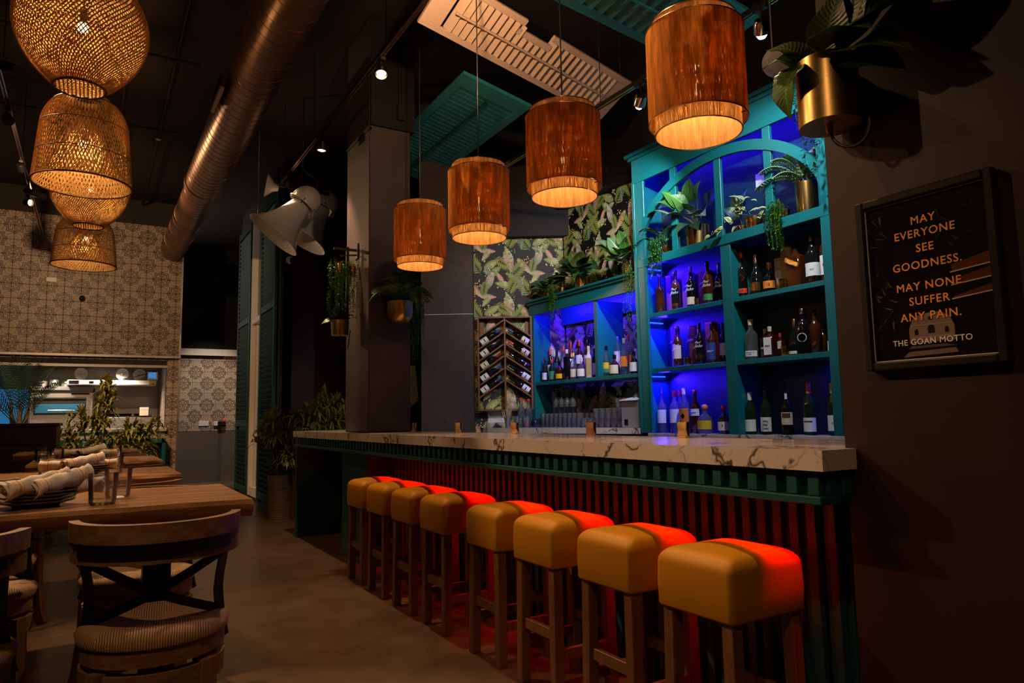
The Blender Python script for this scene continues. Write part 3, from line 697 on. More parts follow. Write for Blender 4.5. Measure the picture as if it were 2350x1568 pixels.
wp_print('wallpaper_print', WB, lambda u, v, d: V(4.30-d, 6.03-u, v), 0.0, 3.2, 0.95, 3.38)

# ---------------- concrete pillar standing in the bar
PX0, PX1, PY0, PY1 = 1.95, 2.326, 5.56, 6.17
pl = struct(thing('wall_pillar', None, None, (2.14, 5.86, 0)), 'dark concrete pillar rising through the bar counter')
MB().box(PX0, PX1, PY0, PY1, 1.071, 4.69, 0.008).build('pillar_shaft', 'concrete_dark', pl)
MB().box(PX0+0.004, PX1+0.03, PY0-0.03, PY0+0.1, 3.70, 4.69).build('pillar_head', 'paint_black', pl)
MB().box(PX0-0.006, PX0+0.02, PY0, PY1, 3.66, 3.69).build('pillar_joint', 'paint_black', pl)
MB().box(2.185, 2.255, PY0-0.07, PY0-0.03, 3.78, 3.92, 0.004).build('junction_box', 'black_plastic', pl)
for dx in (2.205, 2.232): MB().cyl((dx, PY0-0.05, 3.92), (dx, PY0-0.05, 4.69), 0.006, n=8).build('conduit', 'paint_plum', pl, 40)

# ------------------------------------------------------------------ bar
xs = [1.80, 1.94, 1.962, 2.336, 2.45]; ys = [1.28, 1.325, 5.55, 6.18, 7.44]
ct = MB().cells(xs, ys, lambda i, j: (j > 0 or i < 2) and not (j == 2 and i in (1, 2)), 1.01, 1.07)
tag(ct.build('bar_countertop', 'marble'), 'long white marble bar counter top with dark veins', 'countertop')
bar = thing('slatted_bar', 'dark teal slatted bar front below the marble counter', 'bar', (2.0, 4.3, 0))
MB().box(1.842, 1.90, 1.33, 7.36, 0.915, 1.009).build('fascia_board', 'teal_dark', bar)
MB().box(1.803, 1.90, 1.295, 7.40, 0.912, 0.936, 0.003).build('fascia_ledge', 'teal_slat', bar)
MB().box(1.90, 1.962, 1.30, 1.33, 0.915, 1.009).build('fascia_return', 'teal_dark', bar)
sl = MB().box(1.820, 1.842, -0.019, 0.019, 0.937, 1.009, 0.002).mesh('slat')
y = 1.33
while y < 7.35:
    o = link('slat', sl, 'teal_slat', bar); o.location = V(-2.0, y-4.3, 0); y += 0.074
sl2 = MB().box(-0.019, 0.019, 1.296, 1.312, 0.937, 1.009, 0.002).mesh('slat')
for x in (1.865, 1.935): o = link('slat', sl2, 'teal_slat', bar); o.location = V(x-2.0, -4.3, 0)
MB().box(2.15, 2.20, 1.54, 5.52, 0.0, 1.009).build('knee_wall', 'teal_dark', bar)
MB().box(2.15, 2.44, 1.52, 1.56, 0.0, 1.009).build('end_panel', 'teal_dark', bar)
sk = MB().box(2.122, 2.15, -0.018, 0.018, 0.0, 1.009, 0.002).mesh('slat')
y = 1.57
while y < 5.5:
    o = link('slat', sk, 'teal_slat', bar); o.location = V(-2.0, y-4.3, 0); y += 0.0696
se = MB().box(-0.018, 0.018, 1.492, 1.52, 0.0, 1.009, 0.002).mesh('slat')
for x in (2.16, 2.23, 2.30): o = link('slat', se, 'teal_slat', bar); o.location = V(x-2.0, -4.3, 0)
m = MB().cells([1.932, 1.946, 2.33, 2.344], [5.52, 5.556, 6.172, 6.19], lambda i, j: not (i == 1 and j == 1), 0.0, 1.009); m.build('pillar_cladding', 'teal_dark', bar)
MB().box(1.82, 2.44, 7.35, 7.41, 0.0, 1.009).build('far_leg_panel', 'teal_dark', bar)
MB().box(2.38, 2.42, 6.19, 7.35, 0.0, 1.009).build('rear_panel', 'teal_dark', bar)
MB().box(1.903, 1.912, 1.40, 5.45, 0.972, 0.982).build('led_strip', 'led_red', bar)
pts = [(2.10, 3.30+0.012*math.cos(a), 0.905+0.014*math.sin(a)) for a in [PI*k/8 for k in range(8, 17)]]
MB().tube([(2.10, 3.286, 0.95)] + pts + [(2.10, 3.315, 0.95)], 0.003, 6).build('led_cable_loop', 'led_red', bar, 60)
light('AREA', 'red_strip_light', (1.917, 3.40, 0.970), 19, (1.0, 0.004, 0.002), 0.012, size_y=4.0, rot=(0, R(-14), 0), spread=80)
light('AREA', 'red_strip_light_end', (2.0, 6.75, 0.95), 0.3, (1.0, 0.004, 0.002), 0.012, size_y=0.9, rot=(0, 0, 0))

# ------------------------------------------------------------------ bar stools
def make_stool():
    t = thing('bar_stool', None, 'stool', (1.855, 1.70, 0), 0, 'mustard bar stools along the counter')
    cushion(0.175, 0.165, 0.537, 0.735, 0.020, 0.052, 0.014).build('seat', 'mustard', t, 60, True)
    for sx in (-1, 1):
        for sy in (-1, 1):
            a = V(sx*0.138, sy*0.128, 0.55); b = V(sx*0.143, sy*0.135, 0.0)
            MB().bar(a, b, 0.046, 0.046, (0, 1, 0), 0.003).build('leg', 'stool_wood', t, None, True)
    for sx, z in ((-1, 0.26), (1, 0.26)): MB().bar((sx*0.14, -0.115, z), (sx*0.14, 0.115, z), 0.022, 0.045, (0, 0, 1), 0.002).build('stretcher', 'stool_wood', t, None, True)
    for sy, z in ((-1, 0.18), (1, 0.18)): MB().bar((-0.12, sy*0.13, z), (0.12, sy*0.13, z), 0.022, 0.045, (0, 0, 1), 0.002).build('stretcher', 'stool_wood', t, None, True)
    seam = MB()
    for sx, sy in ((-1, -1), (1, -1), (-1, 1), (1, 1)):
        e = 0.0062; seam.tube([(sx*(0.175-e), sy*(0.165-e), 0.545), (sx*(0.175-e), sy*(0.165-e), 0.68)], 0.0015, 5)
    seam.build('seam', 'mustard', t, 60, True)['kind'] = 'stuff'
    return t
ords = ['nearest', 'second', 'third', 'fourth', 'fifth', 'sixth', 'seventh', 'farthest']
s0 = make_stool()
for i, y in enumerate([1.534, 1.999, 2.495, 2.966, 3.565, 4.032, 4.501, 4.941]):
    lab = 'mustard box-seat bar stool on wooden legs, %s from the poster wall' % ords[i] if 0 < i < 7 else ('largest and nearest mustard bar stool beside the poster wall' if i == 0 else 'farthest mustard bar stool, next to the concrete pillar')
    if i == 0: s0.location = (1.855, y+0.165, 0); s0['label'] = lab
    else: dup(s0, (1.855, y+0.165, 0), 0, lab)

# ------------------------------------------------------------------ string drum pendants over the bar
def drum(r, z0, z1, n=48, th=0.004): return MB().lathe([(r, z0), (r, z1), (r-th, z1), (r-th, z0)], (0, 0, 0), n, True)
def make_pendant():
    t = thing('pendant_lamp', None, 'lamp', (2.1, 1.97, 2.33), 0, 'rope drum pendants over the bar')
    o = drum(0.200, 0.048, 0.440).build('outer_shade', 'string_shade', t, 40, True)
    i = drum(0.175, 0.0, 0.480).build('inner_shade', 'string_shade_inner', t, 40, True)
    rings = [(0.200, 0.048, o), (0.200, 0.440, o), (0.175, 0.0, i), (0.175, 0.48, i)]
    for r, z, p in rings:
        MB().tube([(r*math.cos(a), r*math.sin(a), z) for a in [2*PI*k/40 for k in range(41)]], 0.0025, 5).build('rim_wire', 'copper', p, 60, True)
    for k in range(4):
        a = k*PI/2+0.5
        MB().tube([(0.175*math.cos(a), 0.175*math.sin(a), 0.051), (0.2*math.cos(a), 0.2*math.sin(a), 0.051)], 0.0025, 5).build('spacer', 'iron', t, 60, True)
        MB().tube([(0.015*math.cos(a), 0.015*math.sin(a), 0.42), (0.17*math.cos(a), 0.17*math.sin(a), 0.44)], 0.002, 5).build('spider_arm', 'iron', t, 60, True)
    MB().lathe([(0.001, 0.30), (0.016, 0.30), (0.018, 0.36), (0.018, 0.42), (0.006, 0.44), (0.001, 0.44)], n=14).build('socket', 'iron', t, 40, True)
    MB().lathe([(0.001, 0.165), (0.016, 0.175), (0.028, 0.21), (0.024, 0.25), (0.014, 0.30), (0.001, 0.302)], n=14).build('bulb', 'bulb_warm', t, 60, True)
    MB().cyl((0, 0, 0.43), (0, 0, 2.37), 0.004, n=8).build('cord', 'black_plastic', t, 60, True)
    return t
p0 = make_pendant()
for i, y in enumerate([1.97, 2.926, 3.878, 4.831]):
    lab = ['nearest and largest amber rope drum pendant over the bar', 'second nearest amber rope drum pendant over the bar', 'third rope drum pendant from the poster wall over the bar', 'farthest and smallest rope drum pendant, before the pillar'][i]
    if i == 0: p0['label'] = lab
    else: dup(p0, (2.1, y, 2.33), 0, lab)
    light('POINT', 'pendant_bulb_light', (2.1, y, 2.50), 11, (1.0, 0.52, 0.21), 0.03)

# ------------------------------------------------------------------ woven basket pendants over the tables
def weave(prof_r, z0, z1, n, twist, seg=26, wd=0.006, th=0.0022, flip=1):
    m = MB()
    for k in range(n):
        pts = []; nr = []
        for i in range(seg+1):
            t = i/seg; z = z0 + (z1-z0)*t; a = 2*PI*k/n + flip*twist*t; r = prof_r(t) + (0.0015 if flip > 0 else -0.0015)
            pts.append(V(r*math.cos(a), r*math.sin(a), z)); nr.append(V(math.cos(a), math.sin(a), 0.01))
        b = len(m.v); N = len(pts)
        for i, p in enumerate(pts):
            d = (pts[min(i+1, N-1)] - pts[max(i-1, 0)]).normalized(); s_ = d.cross(nr[i]).normalized()*wd/2
            m.v += [p-s_-nr[i]*th/2, p+s_-nr[i]*th/2, p+nr[i]*th/2]
        for i in range(N-1):
            for q in range(3): m.f.append((b+i*3+q, b+i*3+(q+1) % 3, b+(i+1)*3+(q+1) % 3, b+(i+1)*3+q))
    return m
def hoop(r, z, w_=0.004): return MB().tube([(r*math.cos(a), r*math.sin(a), z) for a in [2*PI*k/40 for k in range(41)]], w_, 5)
def basket_globe(label, loc, R_=0.278, hz=0.60):
    t = thing('basket_pendant', label, 'lamp', loc, 0, 'woven basket pendants over the tables')
    H = hz; rt = 0.42
    pr = lambda s: R_*(math.sin(PI*(0.085+0.83*s)))**0.72
    for fl in (1, -1):
        o = weave(pr, 0.0, H, 86, 2.0, 26, 0.0058, 0.003, fl).build('woven_strands', 'rattan', t, 60, True); o['kind'] = 'stuff'
    r0 = pr(0); hoop(r0, 0.0, 0.006).build('bottom_ring', 'rattan_dark', t, 60, True); hoop(pr(1), H, 0.006).build('top_ring', 'rattan_dark', t, 60, True)
    g = MB()
    for k in range(-6, 7):
        x = k*r0/6.6; h = math.sqrt(max(0, r0*r0-x*x))
        g.bar((x, -h, 0.004), (x, h, 0.004), 0.006, 0.002); g.bar((-h, x, 0.006), (h, x, 0.006), 0.006, 0.002)
    o = g.build('bottom_lattice', 'rattan', t, None, True); o['kind'] = 'stuff'
    finish_basket(t, H, 0.30)
    return t
def finish_basket(t, H, zb):
    MB().sphere((0, 0, zb), 0.024, 14, 10).build('bulb', 'bulb_warm', t, 60, True)
    MB().cyl((0, 0, zb+0.022), (0, 0, zb+0.085), 0.016, n=12).build('socket', 'iron', t, 40, True)
    top = 4.7 - t.location.z
    MB().cyl((0, 0, zb+0.08), (0, 0, top), 0.003, n=6).build('cord', 'black_plastic', t, 60, True)
    light('POINT', 'basket_bulb_light', (t.location.x, t.location.y, t.location.z+zb), 165, (1.0, 0.55, 0.22), 0.026)
def basket_bell(label, loc, R_=0.27, H=0.56):
    t = thing('basket_pendant', label, 'lamp', loc, 0, 'woven basket pendants over the tables')
    pr = lambda s: R_*(1.0-0.18*s) if s < 0.62 else R_*(1.0-0.18*s)*math.sqrt(max(0.02, 1-((s-0.62)/0.42)**2.2))
    for fl in (1, -1):
        o = weave(pr, 0.0, H, 84, 0.75, 22, 0.0060, 0.003, fl).build('woven_strands', 'rattan', t, 60, True); o['kind'] = 'stuff'
    pi_ = lambda s: 0.055 + (0.965*R_-0.055)*(1-s)**1.15
    for fl in (1, -1):
        o = weave(pi_, 0.0, H*0.70, 60, 0.9, 14, 0.0058, 0.002, fl).build('inner_cone_strands', 'rattan', t, 60, True); o['kind'] = 'stuff'
    hoop(R_, 0.0, 0.006).build('bottom_ring', 'rattan_dark', t, 60, True)
    for s in (0.3, 0.62, 0.9): hoop(pr(s)+0.002, H*s, 0.0025).build('binding_ring', 'rattan_dark', t, 60, True)
    finish_basket(t, H, 0.26)
    return t
basket_globe('nearest and largest round woven basket pendant, cut by the frame top', (-0.11, 3.70, 2.745))
basket_bell('bell-shaped woven basket pendant with inner cone, second from the front', (-0.107, 4.95, 2.655), 0.27, 0.57)
basket_globe('round woven basket pendant hanging between two bell-shaped ones', (-0.086, 6.30, 2.73))
basket_bell('farthest woven bell basket pendant before the tile wall', (-0.123, 7.55, 2.655), 0.268, 0.48)
# ------------------------------------------------------------------ ceiling services
du = thing('ventilation_duct', 'long bronze spiral air duct running under the ceiling', 'duct', (1.01, 2.0, 3.94))
def ypipe(x, z, r, y0, y1, n=36): return MB().lathe([(r, 0), (r, y1-y0)], (x, y0, z), n, axis=(0, 1, 0))
ypipe(1.01, 3.94, 0.204, 1.5, 8.55).build('duct_section', 'duct_metal', du, 40)
ypipe(1.01, 3.94, 0.186, 8.55, 12.21).build('duct_section', 'duct_metal', du, 40)
ypipe(1.01, 3.94, 0.212, 8.50, 8.62).build('duct_collar', 'duct_metal', du, 40)
for r, ya, yb, st in ((0.2045, 1.5, 8.5, 0.115), (0.1865, 8.62, 12.2, 0.115)):
    m = MB(); N = int((yb-ya)/st*24)
    pts = [(1.01 + r*math.cos(a), ya + st*a/(2*PI), 3.94 + r*math.sin(a)) for a in [2*PI*k/24 for k in range(N)]]
    m.tube(pts, 0.0032, 4); m.build('spiral_seam', 'duct_metal', du, 60)
gv = MB(); gv.bar((0.79, 5.60, 3.86), (0.79, 6.14, 3.86), 0.035, 0.16, (0.25, 0, 1), 0.004); gv.build('vent_frame', 'duct_metal', du)
MB().bar((0.772, 5.65, 3.858), (0.772, 6.09, 3.858), 0.012, 0.115, (0.25, 0, 1)).build('vent_grille', 'paint_black', du)
for k in range(7):
    MB().bar((0.765, 5.68+k*0.063, 3.80), (0.765, 5.68+k*0.063, 3.915), 0.006, 0.012, (1, 0, 0)).build('vent_blade', 'iron', du)
def pipe(name, label, cat, pts, r=0.012, mat='ceiling_dark'):
    o = MB().tube(pts, r, 8).build(name, mat, None, 60); return tag(o, label, cat)
pipe('ceiling_pipe', 'dark sprinkler pipe nearest the duct on the ceiling', 'pipe', [(0.55, 2, 4.6), (0.55, 12.1, 4.6)], 0.018, 'paint_plum')
pipe('ceiling_pipe', 'dark sprinkler pipe behind the basket pendants on the ceiling', 'pipe', [(0.15, 2, 4.6), (0.15, 12.1, 4.6)], 0.018, 'paint_plum')
pipe('ceiling_pipe', 'thin cross pipe under the ceiling near the tile wall', 'pipe', [(-3.5, 8.6, 4.5), (0.75, 8.6, 4.5)], 0.014, 'paint_plum')
pipe('ceiling_pipe', 'thin cross pipe under the ceiling farther from the tile wall', 'pipe', [(-3.5, 6.9, 4.55), (0.75, 6.9, 4.55)], 0.014, 'paint_plum')
pipe('ceiling_pipe', 'dark conduit above the teal ceiling shutter', 'pipe', [(2.4, 6.5, 4.5), (4.2, 6.0, 4.5)], 0.012, 'paint_plum')
sp = thing('sprinkler_head', 'small brass sprinkler head under the ceiling beside the duct', 'sprinkler', (0.52, 8.6, 4.40))
MB().cyl((0.52, 8.6, 4.5), (0.52, 8.6, 4.40), 0.012, n=8).build('sprinkler_stem', 'brass', sp, 40); MB().lathe([(0.001, 0), (0.03, 0), (0.03, 0.005), (0.001, 0.006)], (0.52, 8.6, 4.385), 12).build('deflector', 'brass', sp, 40)
sp = thing('hanging_hook', 'thin hanging wire with a red tip beside the window', 'hook', (1.62, 8.6, 3.55))
MB().cyl((1.62, 8.6, 3.62), (1.62, 8.6, 4.7), 0.003, n=6).build('wire', 'white_paint', sp, 40); MB().cyl((1.62, 8.6, 3.54), (1.62, 8.6, 3.62), 0.012, n=8).build('hook_tip', 'redbright', sp, 40)
def track(label, x, z, y0, y1, drops):
    t = thing('light_track', label, 'track', (x, y0, z))
    MB().box(x-0.018, x+0.018, y0, y1, z, z+0.032, 0.002).build('rail', 'iron', t)
    for s_ in (-1, 1): MB().box(x+s_*0.012-0.004, x+s_*0.012+0.004, y0, y1, z-0.004, z+0.002).build('conductor', 'copper', t)
    for y in drops: MB().cyl((x, y, z+0.03), (x, y, 4.7), 0.0035, n=6).build('suspension_rod', 'iron', t, 40)
    return t
track('long lighting track running past the concrete pillar', 1.70, 3.80, -0.5, 7.75, (2.6, 4.5, 6.4, 7.6))
track('lighting track above the back bar', 3.15, 3.45, 0.8, 5.9, (1.5, 3.9, 5.5))
track('lighting track at the left edge above the tables', -0.72, 3.90, -0.5, 11.9, (3, 5, 6.6, 8.5, 10, 11.5))
SPOT_LABELS = ['flaring halogen track spot above the pillar head', 'small dim track spot beside the pillar', 'dazzling white track spot between the rope pendants', 'white track spot above the frame, over the tall cabinet',
               'warm track spot over the nearest stools', 'black box-shaped spot aimed at the tile wall', 'black cylinder spot near the left frame edge', 'black cylinder spot nearest the camera on the left track', 'added unseen spot aimed up at the beige shutter', 'added unseen spot aimed up at the open teal shutter', 'added black spot on the left track aimed at the horn lamps', 'added unseen spot above and behind the camera over the front chairs', 'added spot at the far track end aimed at the dracaenas', 'added unseen spot behind the camera aimed at the nearest stools', 'added spot on the left track aimed at the kitchen plants']
def spot_head(i):
    p, aim, power, colr, ang = TRACK_SPOTS[i]; p = Vector(p); d = (Vector(aim)-p).normalized()
    t = thing('track_spotlight', SPOT_LABELS[i], 'spotlight', p, 0, 'track spotlight heads')
    zt = {0: 3.8, 1: 3.8, 2: 3.45, 3: 3.45, 4: 3.8, 8: 3.8, 9: 3.8, 12: 3.8}.get(i, 3.9)
    MB().lathe([(0.001, 0), (0.036, 0.0), (0.042, 0.02), (0.044, 0.075), (0.040, 0.075), (0.036, 0.03), (0.001, 0.028)], p-d*0.08, 18, axis=d).build('spot_body', 'iron' if i > 3 else 'chrome', t, 40)
    MB().lathe([(0.001, 0), (0.034, 0), (0.030, 0.028), (0.018, 0.045), (0.001, 0.05)] if i in (2, 3) else [(0.001, 0), (0.034, 0), (0.001, 0.012)], p-d*0.022, 16, axis=d).build('spot_lens', 'bulb_white' if i in (2, 3) else 'bulb_warm', t, 60)
    MB().cyl((p.x-d.x*0.05, p.y-d.y*0.05, p.z-d.z*0.05), (p.x-d.x*0.05, p.y-d.y*0.05, zt), 0.008, n=8).build('spot_stem', 'iron', t, 40)
    MB().box(p.x-d.x*0.05-0.02, p.x-d.x*0.05+0.02, p.y-d.y*0.05-0.045, p.y-d.y*0.05+0.045, zt-0.03, zt-0.003, 0.003).build('track_adapter', 'iron', t)
    light('SPOT', 'track_spot_light', p + d*0.02, power, colr, 0.03, p+d, ang, 0.6)
for i in range(len(TRACK_SPOTS)): spot_head(i)
for y, lab in ((9.35, 'slim black cylinder spot pointing down on the left track'), (6.05, 'black cylinder spot cut by the left frame edge')):
    t = thing('track_spotlight', lab, 'spotlight', (-0.66, y, 3.75), 0, 'track spotlight heads')
    MB().cyl((-0.74, y+0.05, 3.83), (-0.56, y-0.16, 3.72), 0.035, n=16).build('spot_body', 'iron', t, 40); MB().cyl((-0.72, y, 3.8), (-0.72, y, 3.9), 0.01, n=8).build('spot_stem', 'iron', t, 40)

# ---------------- louvred shutters hung flat under the ceiling
def hung_shutter(label, mat, A, B, C, length=None, rail=(0.09, 0.16), closed=False, rod_mat=None, notch=None, pitch=0.07, rods=()):
    A, B, C = Vector(A), Vector(B), Vector(C); eu = C-B; Lu = length or eu.length; eu.normalize(); ew = A-B; ew -= eu*ew.dot(eu); Lw = ew.length; ew.normalize(); en = eu.cross(ew)
    if en.z < 0: en = -en
    t = thing('ceiling_shutter', label, 'shutter', B, 0, 'louvred shutters hung under the ceiling')
    def lbox(u0, u1, w0, w1, n0, n1, name, mt=mat, c=0.003):
        m = MB().box(u0, u1, w0, w1, n0, n1, c); m.v = [eu*q.x + ew*q.y + en*q.z for q in m.v]; m.build(name, mt, t, None, True)
    rw, rl = rail
    lbox(0, Lu, 0, rw, 0, 0.03, 'side_rail'); lbox(0, rl, rw, Lw-rw, 0, 0.03, 'end_rail'); lbox(Lu-rl, Lu, rw, Lw-rw, 0, 0.03, 'end_rail')
    if notch:
        n0, n1, nd = notch
        lbox(0, n0, Lw-rw, Lw, 0, 0.03, 'side_rail'); lbox(n1, Lu, Lw-rw, Lw, 0, 0.03, 'side_rail'); lbox(n0-rw*.8, n1+rw*.8, Lw-rw-nd, Lw-nd, 0.001, 0.029, 'side_rail')
    else: lbox(0, Lu, Lw-rw, Lw, 0, 0.03, 'side_rail')
    u = rl + pitch/2; tl = R(3 if closed else 38)
    while u < Lu-rl-pitch*0.4:
        w1 = Lw-rw
        if notch and notch[0] < u < notch[1]: w1 = Lw-rw-notch[2]
        m = MB().box(-pitch*0.56, pitch*0.56, rw, w1, -0.004, 0.004, 0.002)
        m.v = [eu*(u + q.x*math.cos(tl)) + ew*q.y + en*(0.015 + q.x*math.sin(tl) + q.z*math.cos(tl)) for q in m.v]; m.build('louvre', mat, t, None, True); u += pitch
    lbox(rl*1.05, Lu-rl*1.2, Lw/2-0.008, Lw/2+0.008, -0.032 if not closed else -0.012, -0.018 if not closed else 0.0, 'tilt_rod', rod_mat or mat, 0.002)
    for (u, w_) in ((0.12, 0.04), (Lu-0.12, 0.04), (0.12, Lw-0.04), (Lu-0.12, Lw-0.04)):
        p = B + eu*u + ew*w_; MB().cyl(p, (p.x, p.y, 4.7), 0.0022, n=5).build('suspension_wire', 'iron', t, 40)
    return t
hung_shutter('closed teal louvred shutter hung above the pillar end of the bar', 'shutter_teal', (2.467, 4.804, 3.95), (3.112, 4.782, 3.80), (3.148, 6.981, 3.80), None, (0.07, 0.19), True, 'shutter_green')
hung_shutter('beige louvred shutter with a notched edge hung over the bar', 'shutter_beige', (3.795, 4.258, 3.95), (3.719, 4.602, 3.75), (1.854, 4.296, 3.95), None, (0.048, 0.16), False, None, (0.91, 1.175, 0.08), 0.062)
hung_shutter('open teal louvred shutter hung above the nearest rope pendant', 'shutter_teal', (3.539, 2.737, 3.65), (3.528, 3.337, 3.60), (2.35, 3.347, 3.75), 2.1, (0.075, 0.16), False, None, None, 0.078)

# ---------------- wall shutters beside the window
def wall_shutter(label, corner, ey, w_, z0, z1, mids, nrm, mat='shutter_green'):
    """leaf standing upright: corner at one bottom edge, ey along its width"""
    cx = Vector(corner); ey = Vector(ey).normalized(); nv = Vector(nrm).normalized()
    t = thing('window_shutter', label, 'shutter', cx)
    def lbox(a0, a1, h0, h1, d0, d1, name, c=0.003):
        m = MB().box(a0, a1, d0, d1, h0, h1, c); m.v = [ey*q.x + nv*q.y + V(0, 0, q.z) for q in m.v]; m.build(name, mat, t, None, True)
    st = 0.08 if w_ > 0.4 else 0.05
    lbox(0, st, z0, z1, 0, 0.035, 'stile'); lbox(w_-st, w_, z0, z1, 0, 0.035, 'stile')
    lv = [z0+0.10] + mids + [z1-0.06]
    for h in lv: lbox(st, w_-st, h-0.05, h+0.05, 0.002, 0.033, 'rail')
    lm = MB().box(st, w_-st, -0.004, 0.004, -0.035, 0.035, 0.002); a = R(35)
    lm.v = [ey*q.x + nv*(0.017 + q.y*math.cos(a) + q.z*math.sin(a)) + V(0, 0, q.z*math.cos(a) - q.y*math.sin(a)) for q in lm.v]; me = lm.mesh('louvre')
    for h0, h1 in zip(lv[:-1], lv[1:]):
        h = h0+0.085
        while h < h1-0.075:
            o = link('louvre', me, mat, t); o.location = (0, 0, h); h += 0.072
    return t
wall_shutter('tall dark teal shutter on the far side of the window', (2.095, 12.48, 0), (0, -1, 0), 1.06, 0.03, 4.36, [1.15, 2.78], (-1, 0, 0))
wall_shutter('tall dark teal shutter on the near side of the window', (2.095, 10.64, 0), (0, -1, 0), 0.98, 0.03, 4.36, [1.15, 2.78], (-1, 0, 0))
wall_shutter('green louvred shutter leaf glimpsed between pillar and concrete column', (3.62, 9.3, 0), (0.96, -0.28, 0), 0.60, 0.03, 3.9, [1.3, 2.6], (-0.28, -0.96, 0))
wd = thing('wall_dispenser', 'white tapered wall dispenser beside the pillar edge', 'dispenser', (3.55, 8.55, 1.35))
MB().prism([(3.40, 1.87), (3.62, 1.87), (3.665, 1.42), (3.56, 1.33), (3.40, 1.24)], lambda u, v, d: V(u, 8.5+d, v), 0.12).build('dispenser_body', 'white_plastic', wd)
MB().cyl((3.645, 8.498, 1.43), (3.645, 8.49, 1.43), 0.008, n=10).build('dispenser_button', 'black_plastic', wd)

# ---------------- big enamel horn lamps hung from the track end
def horn(label, apex, d, sc_=1.0):
    d = Vector(d).normalized(); apex = Vector(apex)
    t = thing('horn_lamp', label, 'lamp', apex, 0, 'pair of white enamel horn lamps')
    pr = [(0.105, 0.0), (0.115, 0.06), (0.135, 0.14), (0.165, 0.24), (0.215, 0.34), (0.275, 0.42), (0.31, 0.455), (0.312, 0.462), (0.268, 0.425), (0.205, 0.34), (0.155, 0.24), (0.10, 0.02)]
    MB().lathe([(r*sc_, z*sc_) for r, z in pr], apex, 36, True, axis=d).build('horn', 'ceramic_white', t, 50)
    dm = [(0.0008, -0.20), (0.06, -0.19), (0.11, -0.155), (0.145, -0.10), (0.158, -0.03), (0.155, 0.02), (0.165, 0.022), (0.165, 0.03), (0.148, 0.028), (0.140, -0.02), (0.0008, -0.16)]
    MB().lathe([(r*sc_, z*sc_) for r, z in dm], apex - d*0.03, 32, axis=d).build('dome_cap', 'ceramic_white', t, 50)
    q = d.to_track_quat('Z', 'Y')
    for k in range(6):
        e = q @ Vector((0.15*sc_*math.cos(k*PI/3), 0.15*sc_*math.sin(k*PI/3), 0.0)); MB().cyl(apex+e-d*0.04, apex+e+d*0.03, 0.009, n=8).build('bolt', 'chrome', t, 40)
    MB().cyl(apex - d*0.15, apex + d*0.10, 0.05, n=14).build('lamp_core', 'iron', t, 40)
    MB().tube([apex - d*0.22, apex - d*0.26 + V(0, 0, 0.08), V(apex.x, apex.y, 3.9), V(apex.x, apex.y, 4.7)], 0.012, 8).build('hanger', 'iron', t, 60)
    return t
horn('white enamel horn lamp in front, hung before the pillar', (1.86, 7.45, 3.50), (-0.50, 0.10, -0.62))
horn('white enamel horn lamp behind its twin, nearest the pillar', (2.26, 8.12, 3.70), (-0.42, 0.05, -0.72))
t = thing('horn_bracket', 'grey fluted bracket holding the horn lamps to the track', 'bracket', (1.55, 7.5, 3.7))
MB().lathe([(0.03, 0), (0.05, 0.05), (0.12, 0.12), (0.125, 0.13), (0.06, 0.10)], (1.62, 7.5, 3.66), 20, axis=(-0.6, 0.1, 0.1)).build('bracket_flare', 'ceramic_white', t, 50)
MB().bar((1.50, 7.5, 3.70), (2.2, 7.62, 3.72), 0.03, 0.03).build('bracket_arm', 'iron', t)

# ------------------------------------------------------------------ dining tables and chairs
def make_table(label, x0, x1, y0, y1, seed, zt=0.92, ped=None):
    t = thing('dining_table', label, 'table', ((x0+x1)/2, (y0+y1)/2, 0), 0, 'live-edge dining tables')
    rnd = random.Random(seed); n = 26; near = []; far = []
    a1, a2, a3 = rnd.uniform(0, 6), rnd.uniform(0, 6), rnd.uniform(0, 6)
    for i in range(n+1):
        x = x0 + (x1-x0)*i/n
        near.append((x, y0 + 0.028*math.sin(x*4.1+a1) + 0.010*math.sin(x*13+a2))); far.append((x, y1 + 0.026*math.sin(x*3.7+a3) + 0.010*math.sin(x*11+a1)))
    m = MB(); L = len(near); rows = []
    prof = [(0.0, 0.0), (-0.012, -0.014), (-0.006, -0.034), (0.016, -0.058)]   # bark edge: bulges then tucks under
    for (dy, dz) in prof: rows.append([V(x, y+dy+0.006*math.sin(x*31+dz*300), zt+dz) for x, y in near])
    for (dy, dz) in prof[::-1]: rows.append([V(x, y-dy+0.006*math.sin(x*29+dz*300), zt+dz) for x, y in far])
    for r in rows: m.v += r
    for k in range(len(rows)):
        k2 = (k+1) % len(rows)
        for i in range(L-1): m.f.append((k*L+i, k*L+i+1, k2*L+i+1, k2*L+i))
    m.f.append(tuple(k*L for k in range(len(rows)))); m.f.append(tuple(k*L+L-1 for k in range(len(rows)))[::-1])
    m.build('tabletop', 'oak_table', t, 35)
    for px in (ped or [x1-0.26, x0+0.3]):
        yc = (y0+y1)/2; MB().box(px-0.045, px+0.045, yc-0.045, yc+0.045, 0.03, zt-0.075, 0.004).build('pedestal', 'iron', t); MB().box(px-0.04, px+0.04, y0+0.06, y1-0.06, 0.0, 0.03, 0.004).build('foot', 'iron', t)
        MB().box(px-0.15, px+0.15, yc-0.25, yc+0.25, zt-0.075, zt-0.062, 0.002).build('mounting_plate', 'iron', t)
    return t
make_table('nearest live-edge oak table with four chairs', -1.3, 0.48, 2.53, 3.25, 3)
make_table('second live-edge oak table, just behind the nearest one', -1.1, 0.405, 4.02, 4.74, 5)
make_table('third live-edge oak table with rolled napkins', -0.36, 0.44, 5.55, 6.35, 9, ped=[0.04])
make_table('farthest live-edge oak table in front of the green plants', -0.60, 0.40, 7.75, 8.5, 12, ped=[-0.1])
